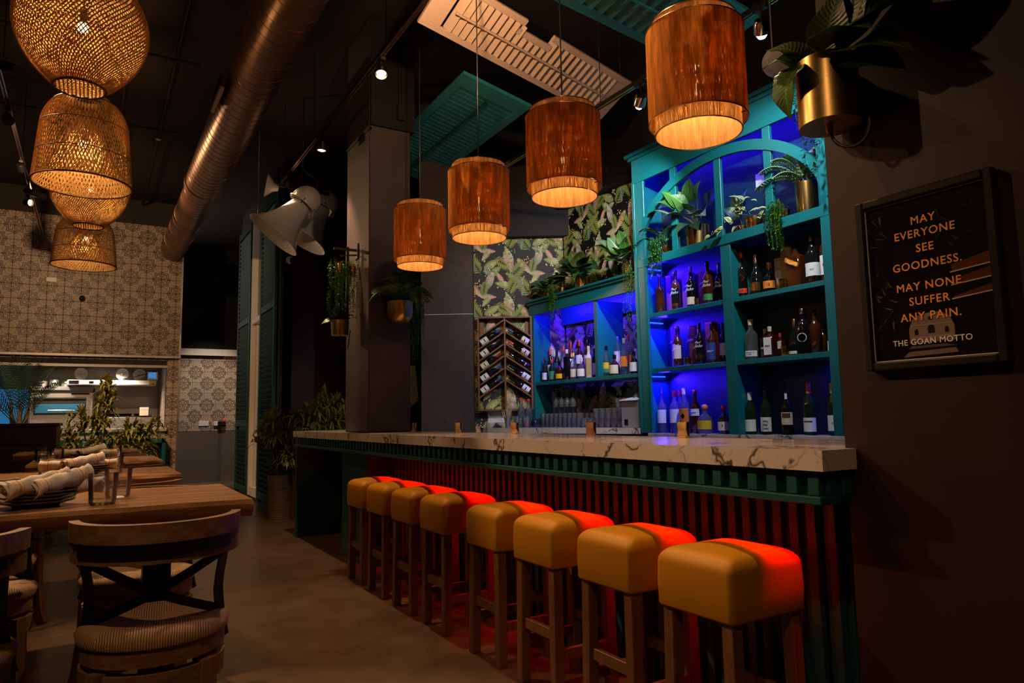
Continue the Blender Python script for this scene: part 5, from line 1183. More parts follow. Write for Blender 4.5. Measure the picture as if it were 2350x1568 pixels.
BOTTLES = [
  ('upper left shelf',4.000,4.260,2.0,0.333,0.0383,'spirit','amber','glass_bottle',None,0,0,'','amber spirit bottle without a label'),
  ('upper left shelf',4.000,4.074,2.0,0.334,0.0353,'spirit','amber','bottle_black','bottle_black',0.12,0.55,'John','dark bottle with white script and copper base band'),
  ('upper left shelf',4.000,3.908,2.0,0.332,0.0344,'spirit','bottle_black','brown_box','cream',0.08,0.26,'John','black bottle with white script and cream base label'),
  ('upper left shelf',4.000,3.731,2.0,0.338,0.0390,'spirit','amber','bottle_black','green_label',0.1,0.24,'John','amber bottle with white script and green label'),
  ('upper left shelf',4.080,3.691,2.0,0.327,0.0298,'spirit','bottle_black','gold',None,0,0,'John','black script bottle half behind the divider'),
  ('middle left shelf',4.000,4.080,1.55,0.330,0.0350,'spirit','amber','bottle_black','cream',0.2,0.52,'John','amber script bottle with cream side label'),
  ('middle left shelf',4.000,3.842,1.55,0.327,0.0337,'spirit','bottle_black','bottle_black','copper',0.14,0.24,'John','black script bottle with copper label'),
  ('middle left shelf',4.000,3.722,1.55,0.305,0.0331,'spirit','amber','brown_box','blue',0.1,0.52,'BRUT','amber bottle with rounded blue label'),
  ('middle left shelf',4.080,3.684,1.55,0.311,0.0258,'spirit','bottle_black','bottle_black','white_print',0.2,0.5,'','black bottle half behind the divider'),
  ('bottom left shelf',4.000,4.285,1.027,0.334,0.0397,'spirit','glass_bottle','chrome','white_print',0.24,0.56,'','clear bottle with metal pourer and white label'),
  ('bottom left shelf',4.000,4.139,1.027,0.339,0.0428,'spirit','glass_bottle','redbright','white_print',0.24,0.56,'','clear bottle with red neck and white label'),
  ('bottom left shelf',4.100,4.179,1.027,0.343,0.0355,'spirit','glass_bottle','redbright',None,0,0,'','clear bottle with a red neck behind two others'),
  ('bottom left shelf',3.970,4.005,1.027,0.352,0.0399,'spirit','glass_bottle','cream','orange',0.2,0.55,'','mezcal bottle with orange label and black diamond'),
  ('bottom left shelf',4.030,3.949,1.027,0.335,0.0397,'spirit','darkred','copper','white_print',0.4,0.56,'anteo','dark red bottle with white shoulder label'),
  ('bottom left shelf',4.000,3.823,1.027,0.219,0.0592,'squat','glass_bottle','orange','yellow',0.15,0.45,'','round decanter bottle with orange ball stopper and yellow label'),
  ('bottom left shelf',4.000,3.637,1.027,0.211,0.0467,'squat','bottle_black','red','cream',0.12,0.42,'7','dark decanter bottle with red ball stopper and arched label'),
  ('upper right shelf',4.000,3.400,2.0,0.341,0.0352,'spirit','bottle_black','red','redbright',0.1,0.2,'XO','black bottle with red label and gold seal'),
  ('upper right shelf',4.000,3.275,2.0,0.300,0.0517,'brandy','bottle_black','copper','gold',0.1,0.3,'','broad dark brandy bottle with copper capsule and gold label'),
  ('upper right shelf',4.000,3.166,2.0,0.217,0.0440,'squat','bottle_black','copper','orange',0.14,0.38,'12','squat dark bottle with orange label'),
  ('upper right shelf',4.000,2.946,2.0,0.311,0.0536,'square','amber','bottle_black','bottle_black',0.45,0.62,'','tall square amber bottle with slanted gold-black band'),
  ('upper right shelf',4.000,2.820,2.0,0.333,0.0476,'spirit','bottle_black','copper','white_print',0.16,0.42,'dich','large black bottle with white label'),
  ('upper right shelf',4.000,2.735,2.0,0.350,0.0281,'spirit','amber','cream','white_print',0.14,0.5,'12','amber bottle with tall white label at the right stile'),
  ('middle right shelf',4.000,3.351,1.55,0.289,0.0449,'spirit','glass_bottle','cream','white_print',0.08,0.22,'TEMPLETON RYE','clear round-shouldered bottle with low white label'),
  ('middle right shelf',4.050,3.270,1.55,0.215,0.0343,'square','darkred','cream','bottle_black',0.2,0.6,'FEW','flat dark bottle with black label behind its neighbour'),
  ('middle right shelf',3.970,3.166,1.55,0.215,0.0384,'square','darkred','cream','white_print',0.1,0.72,'FEW','flat dark bottle with ornate white label'),
  ('middle right shelf',4.040,3.139,1.55,0.170,0.0268,'square','darkred','red','cream',0.4,0.8,'','narrow dark red flask with small cream tag'),
  ('middle right shelf',4.000,2.989,1.55,0.246,0.0454,'brandy','bottle_black','copper','cream',0.04,0.12,'','black triangular decanter bottle'),
  ('middle right shelf',3.980,2.909,1.55,0.303,0.0478,'spirit','bottle_black','chrome','bottle_black',0.2,0.5,'','black bottle with round white-ringed label'),
  ('middle right shelf',4.000,2.836,1.55,0.288,0.0362,'spirit','amber','bottle_black',None,0,0,'','amber bottle with a long black cap'),
  ('middle right shelf',4.060,2.824,1.55,0.185,0.0222,'spirit','amber','amber',None,0,0,'','small amber bottle without a label'),
  ('middle right shelf',4.000,2.725,1.55,0.179,0.0231,'spirit','darkred','red','white_print',0.05,0.4,'','dark red bottle with slanted white label at the right stile'),
  ('bottom right shelf',4.000,3.392,1.03,0.296,0.0413,'wine','bottle_green','white_plastic','white_print',0.06,0.34,'','dark wine bottle with white capsule and plain white label'),
  ('bottom right shelf',4.000,3.258,1.03,0.304,0.0387,'wine','bottle_green','bottle_green','white_print',0.06,0.38,'very after crush','dark wine bottle with handwritten white label'),
  ('bottom right shelf',4.000,3.086,1.03,0.294,0.0391,'wine','bottle_black','bottle_black','cream',0.22,0.5,'','black wine bottle with portrait label and neck tag'),
  ('bottom right shelf',4.000,2.914,1.03,0.333,0.0411,'wine','bottle_green','orange','white_print',0.06,0.33,'','tall wine bottle with orange capsule'),
  ('bottom right shelf',4.000,2.745,1.03,0.327,0.0352,'wine','bottle_green','yellow','white_print',0.08,0.38,'EY','tall wine bottle with yellow capsule'),
  ('low cabinet left bay',4.020,6.028,1.532,0.258,0.0319,'wine','bottle_green','bottle_green','white_print',0.08,0.36,'','green-black wine bottle with white label'),
  ('low cabinet left bay',4.110,6.060,1.532,0.360,0.0307,'wine','bottle_black','redbright','cream',0.2,0.5,'','tall dark bottle with red cap and cream label'),
  ('low cabinet left bay',4.020,5.898,1.532,0.223,0.0362,'spirit','bottle_green','redbright','green_label',0.08,0.45,'','short bottle with red cap and green label'),
  ('low cabinet left bay',4.110,5.942,1.532,0.349,0.0323,'wine','bottle_black','bottle_black','screen_blue',0.4,0.55,'','tall black bottle with small blue label'),
  ('low cabinet left bay',4.020,5.766,1.532,0.190,0.0428,'spirit','darkred','bottle_black','yellow',0.1,0.35,'','squat dark bottle with yellow label'),
  ('low cabinet left bay',4.120,5.828,1.532,0.353,0.0299,'spirit','glass_bottle','redbright','white_print',0.3,0.55,'','tall clear bottle with red cap'),
  ('low cabinet left bay',4.030,5.648,1.532,0.305,0.0352,'spirit','darkred','cream','bottle_black',0.1,0.75,'','red-brown bottle with ornate dark label'),
  ('low cabinet left bay',4.130,5.714,1.532,0.389,0.0314,'wine','darkred','red','white_print',0.35,0.55,'','tall dark red bottle with red capsule'),
  ('low cabinet left bay',4.020,5.527,1.532,0.257,0.0333,'spirit','glass_bottle','yellow','cream',0.08,0.38,'','clear bottle with yellow cap and cream label'),
  ('low cabinet left bay',4.120,5.557,1.532,0.386,0.0383,'spirit','darkred','red','white_print',0.4,0.62,'','tall red-brown bottle with white label and red cap'),
  ('low cabinet left bay',4.020,5.397,1.532,0.202,0.0445,'squat','glass_bottle','cream','white_print',0.1,0.45,'','squat clear bottle with white label'),
  ('low cabinet left bay',4.130,5.443,1.532,0.384,0.0350,'spirit','darkred','bottle_black','cream',0.35,0.6,'','tallest dark bottle at the back'),
  ('low cabinet left bay',4.030,5.291,1.532,0.303,0.0323,'spirit','wax','cream','tan',0.08,0.62,'','tall cream ceramic bottle with cork'),
  ('low cabinet left bay',4.090,5.282,1.532,0.282,0.0270,'spirit','bottle_black','bottle_black','white_print',0.1,0.5,'','dark bottle cut by the centre post'),
  ('low cabinet right bay',4.050,5.052,1.532,0.281,0.0357,'spirit','glass_bottle','bottle_black','yellow',0.12,0.45,'','clear blue bottle with yellow and green label'),
  ('low cabinet right bay',4.020,4.900,1.532,0.186,0.0477,'squat','darkred','bottle_black','cream',0.08,0.5,'','squat dark red bottle with oval label'),
  ('low cabinet right bay',4.110,4.958,1.532,0.363,0.0337,'spirit','glass_bottle','blue','white_plastic',0.2,0.62,'','clear bottle in a white lattice'),
  ('low cabinet right bay',4.030,4.773,1.532,0.323,0.0368,'spirit','glass_bottle','tan','orange',0.22,0.5,'','clear bottle with broad orange label'),
  ('low cabinet right bay',4.130,4.828,1.532,0.366,0.0272,'spirit','glass_bottle','red','redbright',0.3,0.5,'','clear bottle with red cap at the back'),
  ('low cabinet right bay',4.030,4.644,1.532,0.197,0.0411,'squat','bottle_black','bottle_black','white_print',0.1,0.5,'','dark stout bottle with pointed white label'),
  ('low cabinet right bay',4.120,4.697,1.532,0.376,0.0267,'spirit','glass_bottle','bottle_black','white_print',0.3,0.6,'','tall clear bottle with white label at the back'),
  ('low cabinet right bay',4.050,4.574,1.532,0.231,0.0245,'spirit','glass_bottle','white_plastic','cream',0.3,0.6,'','clear bottle at the right edge of the bay'),
]
for i, b in enumerate(BOTTLES): bottle(*b, i, len(BOTTLES))
def carton(lab, x, y, z, w_, d_, h, mat, rnd_=False, txt=None):
    t = thing('bottle_carton', lab, 'carton', (x, y, z+0.0008), 0, 'cartons behind the bottles')
    if rnd_: MB().lathe([(w_/2, 0), (w_/2, h*.92), (w_/2*1.02, h*.92), (w_/2*1.02, h), (0.0006, h)], n=24).build('tube', mat, t, 40, True)
    else:
        MB().box(-d_/2, d_/2, -w_/2, w_/2, 0, h, 0.002).build('box', mat, t, None, True); MB().box(-d_/2-0.0008, d_/2+0.0008, -w_/2-0.0008, w_/2+0.0008, h*.93, h*.935).build('lid_seam', 'bottle_black', t, None, True)
    if txt:
        text_mesh('lettering', txt, 0.032, 'white_print', t, t.location + V(-(w_ if rnd_ else d_)/2-0.002, 0, h*.62), (0, -1, 0), (0, 0, 1), shear=0.5)
carton('thin purple carton on the upper left cabinet shelf', 4.09, 4.22, 2.0, 0.06, 0.06, 0.32, 'purple_box'); carton('violet carton behind script bottles, upper left cabinet shelf', 4.10, 4.03, 2.0, 0.08, 0.07, 0.31, 'purple_box', False, 'John')
carton('maroon carton behind script bottles, upper left cabinet shelf', 4.10, 3.85, 2.0, 0.08, 0.07, 0.30, 'maroon_box', False, 'John'); carton('purple tube on the middle left cabinet shelf', 4.06, 4.16, 1.55, 0.07, 0.07, 0.33, 'purple_box', True, 'John')
carton('brown script tube on the middle left cabinet shelf', 4.07, 3.97, 1.55, 0.085, 0.085, 0.32, 'brown_box', True, 'John'); carton('orange carton on the middle left cabinet shelf', 4.09, 3.80, 1.55, 0.07, 0.07, 0.33, 'orange', False)
carton('kraft tube on the upper right cabinet shelf', 4.06, 3.06, 2.0, 0.08, 0.08, 0.30, 'kraft', True); carton('pale box behind the kraft tube, upper right cabinet shelf', 4.10, 3.14, 2.0, 0.07, 0.06, 0.25, 'wax'); carton('beige carton behind the large black bottle, upper right shelf', 4.10, 2.80, 2.0, 0.09, 0.06, 0.27, 'kraft')

# ---------------- candle cups and small cups
def cup(name, lab, x, y, z, r, h, mat, grp, candle=True):
    t = thing(name, lab, 'candle holder' if candle else 'cup', (x, y, z+0.0008), 0, grp)
    m = MB().lathe([(r*.86, 0), (r*.92, h*.1), (r*.90, h*.5), (r, h), (r*.93, h), (r*.84, h*.5), (r*.84, h*.12), (0.0006, h*.10)], n=26)
    rnd = random.Random(int(y*1000)); m.v = [q + V(q.x, q.y, 0)*rnd.uniform(-.025, .025) for q in m.v]; m.build('cup_wall', mat, t, 50, True)
    if candle:
        MB().lathe([(0.0006, h*.12), (r*.80, h*.12), (r*.80, h*.55), (0.0006, h*.55)], n=18).build('candle', 'wax', t, 40, True)
        MB().cyl((0, 0, h*.55), (0, 0, h*.64), 0.001, n=5).build('wick', 'bottle_black', t, None, True)
for i, (x, y) in enumerate([(2.385, 5.657), (2.353, 4.707), (2.358, 3.909), (2.368, 3.107), (2.385, 2.42)]):
    cup('candle_cup', ['hammered gold candle cup beside the pillar on the bar', 'hammered gold candle cup between pillar and wine rack on the bar', 'hammered gold candle cup below the wine rack on the bar', 'hammered copper candle cup before the tumblers on the bar', 'hammered gold candle cup before the clear bottles on the bar'][i], x, y, 1.07, 0.031, 0.072, 'copper' if i == 3 else 'gold', 'hammered candle cups along the bar')
cup('gold_cup', 'small gold cup on the upper left cabinet shelf', 3.95, 3.80, 2.0, 0.023, 0.058, 'gold', 'gold cups on the cabinet shelves', False); cup('gold_cup', 'glowing gold cup on the middle left cabinet shelf', 3.94, 3.92, 1.55, 0.028, 0.062, 'gold', 'gold cups on the cabinet shelves', False)
cup('gold_cup', 'gold cup on the upper right cabinet shelf', 3.95, 3.02, 2.0, 0.030, 0.068, 'gold', 'gold cups on the cabinet shelves', False); cup('gold_cup', 'gold cup on the middle right cabinet shelf', 3.95, 3.03, 1.55, 0.031, 0.066, 'gold', 'gold cups on the cabinet shelves', False)

# ---------------- glasses on the back counter
def tumbler(h, r): return MB().lathe([(0.0006, 0), (r*.86, 0), (r*.90, .004), (r, h), (r*.94, h), (r*.84, .010), (0.0006, .009)], n=18).mesh('tumbler', 40)
tall_me, rock_me = tumbler(.135, .034), tumbler(.085, .040)
def put_glass(me, nm, lab, x, y, z, g): o = link(nm, me, 'glass_clear'); o.location = (x, y, z); tag(o, lab, 'glass', g)
LG = 'clear highball glass standing in the front row of the back counter'; LR = 'clear rocks glass stacked on the back counter'; LB = 'clear highball glass in the back row of the back counter'
OR = ['first', 'second', 'third', 'fourth', 'fifth', 'sixth', 'seventh', 'eighth', 'ninth', 'tenth', 'eleventh', 'twelfth', 'thirteenth', 'fourteenth']
for k in range(9): put_glass(tall_me, 'highball_glass', LG + ', %s from the left' % OR[k], 4.00, 6.04-k*0.078, 1.0708, 'front highball glasses on the back counter')
for k in range(14): put_glass(tall_me, 'highball_glass', LB + ', %s from the left' % OR[k], 4.10, 5.98-k*0.080, 1.0708, 'rear highball glasses on the back counter')
for k in range(7): put_glass(rock_me, 'rocks_glass', LR + ', lowest tier, %s from the left' % OR[k], 3.99, 5.32-k*0.088, 1.0708, 'stacked rocks glasses on the back counter')
for k in range(5): put_glass(rock_me, 'rocks_glass', LR + ', middle tier, %s from the left' % OR[k], 3.99, 5.14-k*0.088, 1.1568, 'stacked rocks glasses on the back counter')
for k in range(6): put_glass(tall_me, 'highball_glass', 'clear highball glass of the upper rear tier on the back counter, %s from the left' % OR[k], 4.09, 5.95-k*0.081, 1.2068, 'rear highball glasses on the back counter')
for k in range(2): put_glass(rock_me, 'rocks_glass', LR + ', top tier, %s from the left' % OR[k], 4.02, 4.86-k*0.082, 1.2428, 'stacked rocks glasses on the back counter')
wine_me = MB().lathe([(0.0006, 0.0), (.030, 0.0), (.030, .003), (.006, .007), (.0035, .02), (.0035, .085), (.010, .092), (.030, .115), (.036, .145), (.033, .185), (.031, .185), (.034, .145), (.027, .116), (0.0006, .096)], n=22).mesh('wine_glass', 40)
def hang(lab, x, y):
    o = link('wine_glass', wine_me, 'glass_clear'); o.location = (x, y, 1.452); o.rotation_euler = (PI, 0, 0); tag(o, lab, 'wine glass', 'wine glasses hanging upside down')
for k, y in enumerate((5.835, 5.74, 5.645, 5.55)): hang('upside-down wine glass under the low cabinet, %s from the left' % ['first', 'second', 'third', 'fourth'][k], 4.02, y)
hang('single upside-down wine glass near the grey order terminal', 4.02, 4.62)
rk = thing('glass_rack', 'thin wire stemware rack under the low cabinet shelf', 'rack', (4.05, 5.5, 1.46))
for y in (5.98, 5.885, 5.79, 5.695, 5.60, 5.50, 4.72, 4.56): MB().tube([(3.97, y, 1.455), (4.2, y, 1.455), (4.2, y, 1.496)], 0.0022, 5).build('rack_wire', 'chrome', rk, 60)
pt = thing('order_terminal', 'grey order terminal at the right end of the back counter', 'terminal', (3.95, 4.56, 1.071))
MB().prism([(3.90, 1.072), (4.08, 1.072), (4.08, 1.33), (3.90, 1.30)], lambda u, v, d: V(u, 4.47+d, v), 0.21).build('terminal_body', 'grey_box', pt); MB().prism([(3.88, 1.298), (4.09, 1.335), (4.09, 1.342), (3.88, 1.305)], lambda u, v, d: V(u, 4.465+d, v), 0.22).build('terminal_lid', 'white_plastic', pt)
MB().box(3.897, 3.90, 4.60, 4.645, 1.09, 1.14).build('terminal_slot', 'bottle_black', pt); MB().lathe([(0.001, 0), (.014, 0), (.014, .012), (.001, .015)], (3.92, 4.66, 1.307), 12).build('red_button', 'redbright', pt, 40)
def on_wall(u, d): return K + KD*u + KN*d
for k in range(3):
    t = thing('switch_plate', ['left grey switch plate under the wine rack', 'middle grey switch plate under the wine rack', 'right grey switch plate under the wine rack'][k], 'switch', on_wall(.80-k*.072, 0.0), 0, 'switch plates under the wine rack')
    def sw(u, v, d, k=k): return on_wall(.80-k*.072-u, d) + V(0, 0, 1.178+v)
    MB().prism([(-.035, -.058), (.035, -.058), (.035, .058), (-.035, .058)], sw, 0.006).build('cover_plate', 'white_plastic', t); MB().prism([(-.015, -.03), (.015, -.03), (.015, .03), (-.015, .03)], lambda u, v, d: sw(u, v, d+.006), 0.004).build('switch_rocker', 'white_plastic', t)
p = on_wall(.63, .22); t = thing('pick_cup', 'steel cup full of wooden cocktail picks on the back counter', 'cup', p + V(0, 0, 1.0708))
MB().lathe([(.022, 0), (.034, .105), (.032, .105), (.020, .004), (0.0006, .003)], n=22).build('cup_wall', 'steel', t, 40, True)
rnd = random.Random(4); m = MB()
for k in range(46):
    a = rnd.uniform(0, 6.28); r = rnd.uniform(0, .025); q = V(r*math.cos(a), r*math.sin(a), 0); m.bar(q*.6+V(0, 0, .01), q*2.3+V(0, 0, rnd.uniform(.165, .195)), .0022, .0022)
m.build('picks', 'tan', t, None, True)['kind'] = 'stuff'
p = on_wall(.535, .20); t = thing('mixing_tin', 'plain steel mixing tin beside the cocktail picks', 'cup', p + V(0, 0, 1.0708)); MB().lathe([(.026, 0), (.032, .11), (.030, .11), (.024, .004), (0.0006, .003)], n=22).build('tin_wall', 'steel', t, 40, True); MB().tube([(.0315*math.cos(a), .0315*math.sin(a), .11) for a in [2*PI*k/24 for k in range(25)]], .0015, 5).build('rim', 'chrome', t, 60, True)
for u, nm in ((.488, 'left'), (.412, 'right')):
    p = on_wall(u, .17); t = thing('swing_bottle', '%s swing-top water bottle on the back counter' % nm, 'bottle', p + V(0, 0, 1.0708), 0, 'swing-top water bottles')
    MB().lathe([(.036, 0), (.038, .01), (.038, .15), (.030, .19), (.016, .225), (.014, .262), (0.0006, .263)], n=22).build('bottle_body', 'glass_bottle', t, 40, True); MB().lathe([(.015, .263), (.017, .272), (.015, .288), (0.0006, .290)], n=14).build('stopper', 'redbright', t, 40, True); MB().tube([(.017, 0, .235), (.02, 0, .27), (0, 0, .292), (-.02, 0, .27), (-.017, 0, .235)], .0018, 5).build('wire_bail', 'chrome', t, 60, True)
p = on_wall(.44, .25); t = thing('juice_glass', 'rocks glass with pink juice on the back counter', 'glass', p + V(0, 0, 1.0708)); MB().lathe([(0.0006, 0), (.036, 0), (.040, .105), (.038, .105), (.034, .01), (0.0006, .009)], n=22).build('glass_wall', 'glass_clear', t, 40, True); MB().lathe([(0.0006, .011), (.033, .011), (.035, .05), (0.0006, .05)], n=20).build('juice', 'redbright', t, 40, True)
p = on_wall(.345, .24); t = thing('bar_tool', 'black coiled bar tool lying beside the pink juice glass', 'bar tool', p + V(0, 0, 1.0708)); MB().lathe([(.03, 0), (.042, .02), (.042, .06), (.03, .075), (0.0006, .075)], (-.03, 0, .042), 20, axis=(1, .2, 0)).build('tool_body', 'black_plastic', t, 40, True); MB().cyl((.02, 0, .04), (.08, .02, .012), .01, n=10).build('tool_handle', 'black_plastic', t, 40, True)

# ---------------- chevron wine rack on the end wall
RU0, RU1, RZ0, RZ1, RD = .367, .925, 1.251, 2.226, .105
wr = thing('wine_rack', 'wooden chevron wine rack on the wallpapered end wall', 'rack', on_wall((RU0+RU1)/2, 0) + V(0, 0, RZ0))
def rf(u, v, d): return on_wall(u, d+0.002) + V(0, 0, v)
def rbar(nm, pa, pb, th=.018, dep=RD):
    (u0, v0), (u1, v1) = pa, pb; d = Vector((u1-u0, v1-v0)).normalized(); n_ = Vector((-d.y, d.x))*th/2
    MB().prism([(u0-n_.x, v0-n_.y), (u1-n_.x, v1-n_.y), (u1+n_.x, v1+n_.y), (u0+n_.x, v0+n_.y)], rf, dep).build(nm, 'rack_wood', wr)
rbar('frame_board', (RU0, RZ0), (RU0, RZ1)); rbar('frame_board', (RU1, RZ0), (RU1, RZ1)); rbar('frame_board', (RU0, RZ0), (RU1, RZ0)); rbar('frame_board', (RU0, RZ1), (RU1, RZ1)); UM = (RU0+RU1)/2; rbar('centre_board', (UM, RZ0), (UM, RZ1))
zk = [(2.197, 2.02), (2.07, 1.893), (1.943, 1.766), (1.815, 1.638), (1.687, 1.51), (1.56, 1.383)]
for zi, zo in zk:
    rbar('slat', (UM-.008, zi), (RU0+.008, zo), .014, RD-.004); rbar('slat', (UM+.008, zi), (RU1-.008, zo), .014, RD-.004)
for u in (RU0+.035, RU1-.035): rbar('corner_block', (u, 2.045), (u, 2.20), .045, .02)
wl = ['white_print', 'white_print', 'cream', 'white_print', 'white_print', 'white_print', 'cream', 'bottle_black', 'white_print', 'white_print']; wc = ['blue', 'bottle_black', 'red', 'blue', 'blue', 'blue', 'redbright', 'bottle_black', 'bottle_black', 'bottle_black']
for s_ in (0, 1):
    for k in range(5):
        zi, zo = zk[k+1]; ui, uo = (UM-.012, RU0+.012) if s_ else (UM+.012, RU1-.012)   # s_=0: left column seen from the room (larger u)
        d2 = Vector((ui-uo, zi-zo)).normalized(); n2 = Vector((-d2.y, d2.x)); n2 = n2 if n2.y > 0 else -n2
        A = rf(uo, zo, .055) - rf(0, 0, .055); dir3 = (KD*d2.x + V(0, 0, d2.y)); up3 = KD*n2.x + V(0, 0, n2.y); r = .034; h = .285
        st = rf(uo, zo, .058) + dir3*0.02 + up3*(r+.0085); i = s_*5+k
        t = thing('rack_wine_bottle', 'wine bottle with %s label in the wine rack, %s column, %s from the top' % ({'white_print': 'white', 'cream': 'cream', 'bottle_black': 'black'}[wl[i]], 'left' if not s_ else 'right', ['first', 'second', 'third', 'fourth', 'lowest'][k]), 'wine bottle', st, 0, 'wine bottles in the chevron rack')
        q = dir3.to_track_quat('Z', 'Y').to_matrix()
        MB().lathe([(r*.9, 0), (r, .006), (r, .17), (r*.85, .19), (r*.42, .215), (r*.38, .28), (0.0006, .281)], n=20).xf(q.to_4x4()).build('bottle_body', 'bottle_black', t, 40, True); MB().lathe([(r*.42, .225), (r*.43, .284), (0.0006, .285)], n=14).xf(q.to_4x4()).build('cap', wc[i], t, 40, True)
        face = q.inverted() @ KN; fa = math.atan2(face.y, face.x); m = MB(); arc_label(m, r*1.015, .03, .115, fa-1.2, fa+1.2); m.xf(q.to_4x4()).build('label', wl[i], t, 50, True)
        m = MB(); arc_label(m, r*1.035, .07, .08, fa-.6, fa+.5); m.xf(q.to_4x4()).build('label_print', 'yellow' if wl[i] == 'bottle_black' else 'bottle_black', t, 50, True)
# ------------------------------------------------------------------ plants
RN = random.Random(21)
def pot(parent, c, rt, rb, h, mat='brass', rnd=0.0, z=None):
    MB().lathe(pot_prof(rt, rb, h, 0.005, rnd), c, 30).build('pot', mat, parent, 40); MB().lathe([(0.0006, h*.80), (rt*.93, h*.82), (0.0006, h*.83)], c, 18).build('soil', 'soil', parent, 60)
# brass planter on the poster wall
t = thing('wall_planter', 'brass cylinder planter with broad leaves on the poster wall', 'plant', (1.862, 1.225, 2.03)); c = V(1.862, 1.225, 2.03)
pot(t, c, .087, .087, .20)
MB().box(1.945, 1.963, 1.18, 1.27, 2.05, 2.20, .003).build('wall_bracket', 'brass', t)
pts = [V(1.855, 1.225, 2.025), V(1.855, 1.215, 1.985), V(1.86, 1.185, 1.955), V(1.875, 1.15, 1.955), V(1.89, 1.13, 1.985), V(1.90, 1.125, 2.028)]
from mathutils.geometry import interpolate_bezier
pts = interpolate_bezier(pts[0], V(1.855, 1.215, 1.925), V(1.90, 1.12, 1.925), pts[-1], 22)
MB().tube(pts, .0055, 8).build('drain_tube', 'black_plastic', t, 60); MB().cyl((1.855, 1.225, 2.032), (1.855, 1.222, 2.006), .010, n=12).build('drain_fitting', 'copper', t, 40)
b = c + V(0, 0, .19)
for base, tip, w_, nrm, bend, mat in [
    (b+V(-.03, .03, .02), (1.80, 1.385, 2.345), .085, (-.5, -.3, .8), .10, 'leaf_olive'), (b+V(-.04, .03, .0), (1.79, 1.400, 2.290), .080, (-.5, -.4, .7), .14, 'leaf_green'),
    (b+V(-.05, .05, .02), (1.80, 1.335, 2.085), .125, (-.75, .25, .35), .16, 'leaf_green'), (b+V(0, .0, .03), (1.83, 1.15, 2.42), .095, (-.9, -.2, .1), .05, 'leaf_olive'),
    (b+V(.01, -.02, .03), (1.85, 1.06, 2.42), .10, (-.9, -.1, .2), .05, 'leaf_olive'), (b+V(-.04, -.01, .03), (1.76, 1.02, 2.235), .105, (-.3, .1, .9), .14, 'leaf_green'),
    (b+V(.0, -.05, .02), (1.86, .86, 2.30), .12, (-.5, 0, .9), .12, 'leaf_green'), (b+V(-.02, -.05, .0), (1.82, .945, 2.15), .115, (-.5, 0, .85), .12, 'leaf_olive'),
    (b+V(.0, -.05, .0), (1.88, 1.0, 2.13), .10, (-.7, 0, .7), .10, 'leaf_dark'), (b+V(.02, .0, .03), (1.93, .98, 2.42), .10, (-.9, 0, .3), .05, 'leaf_dark')]:
    leaf(t, base, tip, w_*1.4, mat, nrm, bend, b-V(0, 0, .06), wave=.05)
# vine hanging in front of the arched cabinet
t = thing('trailing_vine', 'dark trailing vine hanging before the arched cabinet top', 'plant', (3.75, 2.62, 3.39))
o = trail_mb([(3.74+RN.uniform(-.03, .03), 2.55+k*.03, 3.40) for k in range(6)], RN, .45, .80, .034, .012, .010).build('vines', 'leaf_trail_dark', t); o['kind'] = 'stuff'
pot(t, V(3.93, 2.66, 3.396), .07, .06, .10, 'brass'); MB().tube([V(3.93, 2.66, 3.48), V(3.82, 2.64, 3.52), V(3.74, 2.62, 3.40)], .006, 6).build('vine_stem', 'stem', t, 60)
# plants on the arched cabinet shelf (z 2.463)
ZS = 2.463
def plant(lab, c, rt, rb, h, mat='gold', **k):
    t = thing('potted_plant', lab, 'plant', c, 0, 'plants on the back bar'); pot(t, Vector(c), rt, rb, h, mat); return t
t = plant('fern with trailing succulent at the left end of the cabinet arch', (4.0, 4.16, ZS), .05, .042, .09)
for tip in ((3.86, 4.40, 2.60), (3.86, 4.24, 2.70), (3.92, 4.02, 2.68), (3.88, 4.33, 2.72), (4.05, 4.28, 2.75)): frond_mb((4.0, 4.16, 2.54), tip, 10, .08, .024, .22).build('frond', 'leaf_palm', t)
o = trail_mb([(3.85+RN.uniform(-.035, .03), 4.13+RN.uniform(-.055, .055), 2.58+RN.uniform(-.02, .03)) for k in range(26)], RN, .12, .33).build('trailing_stems', 'leaf_trail', t); o['kind'] = 'stuff'
t = plant('big heart-leaved plant in a gold pot inside the cabinet arch', (4.0, 3.81, ZS), .095, .088, .17)
b = V(4.0, 3.81, 2.62)
for tip, w_, nrm, mt in [((3.85, 4.22, 2.84), .17, (-.4, 0, .9), 'leaf_pale'), ((3.85, 4.03, 2.97), .15, (-.6, .1, .7), 'leaf_green'), ((3.93, 3.83, 3.03), .16, (-.9, 0, .3), 'leaf_green'), ((3.87, 3.66, 2.93), .15, (-.6, -.3, .6), 'leaf_green'),
                         ((3.82, 3.90, 2.89), .15, (-.7, 0, .6), 'leaf_green'), ((3.84, 3.72, 2.70), .14, (-.6, -.2, .7), 'leaf_pale'), ((3.80, 3.98, 2.74), .13, (-.5, .3, .8), 'leaf_pale'), ((3.84, 3.66, 2.56), .12, (-.8, -.2, .3), 'leaf_dark'), ((4.06, 3.60, 2.90), .15, (-.7, -.3, .5), 'leaf_dark'), ((3.83, 4.10, 2.90), .13, (-.5, .2, .8), 'leaf_green'), ((3.86, 3.76, 2.98), .14, (-.8, 0, .5), 'leaf_green'), ((3.82, 3.80, 2.80), .12, (-.7, -.1, .6), 'leaf_green'), ((3.84, 4.06, 2.62), .11, (-.6, .3, .6), 'leaf_dark'), ((3.86, 3.60, 2.66), .12, (-.7, -.3, .5), 'leaf_pale'), ((3.83, 3.88, 2.58), .12, (-.9, 0, .3), 'leaf_dark')]:
    tip = Vector(tip); base = b + (tip-b)*.42 + V(0, 0, .05); leaf(t, base, tip, w_, mt, nrm, .12, b, shape='heart')
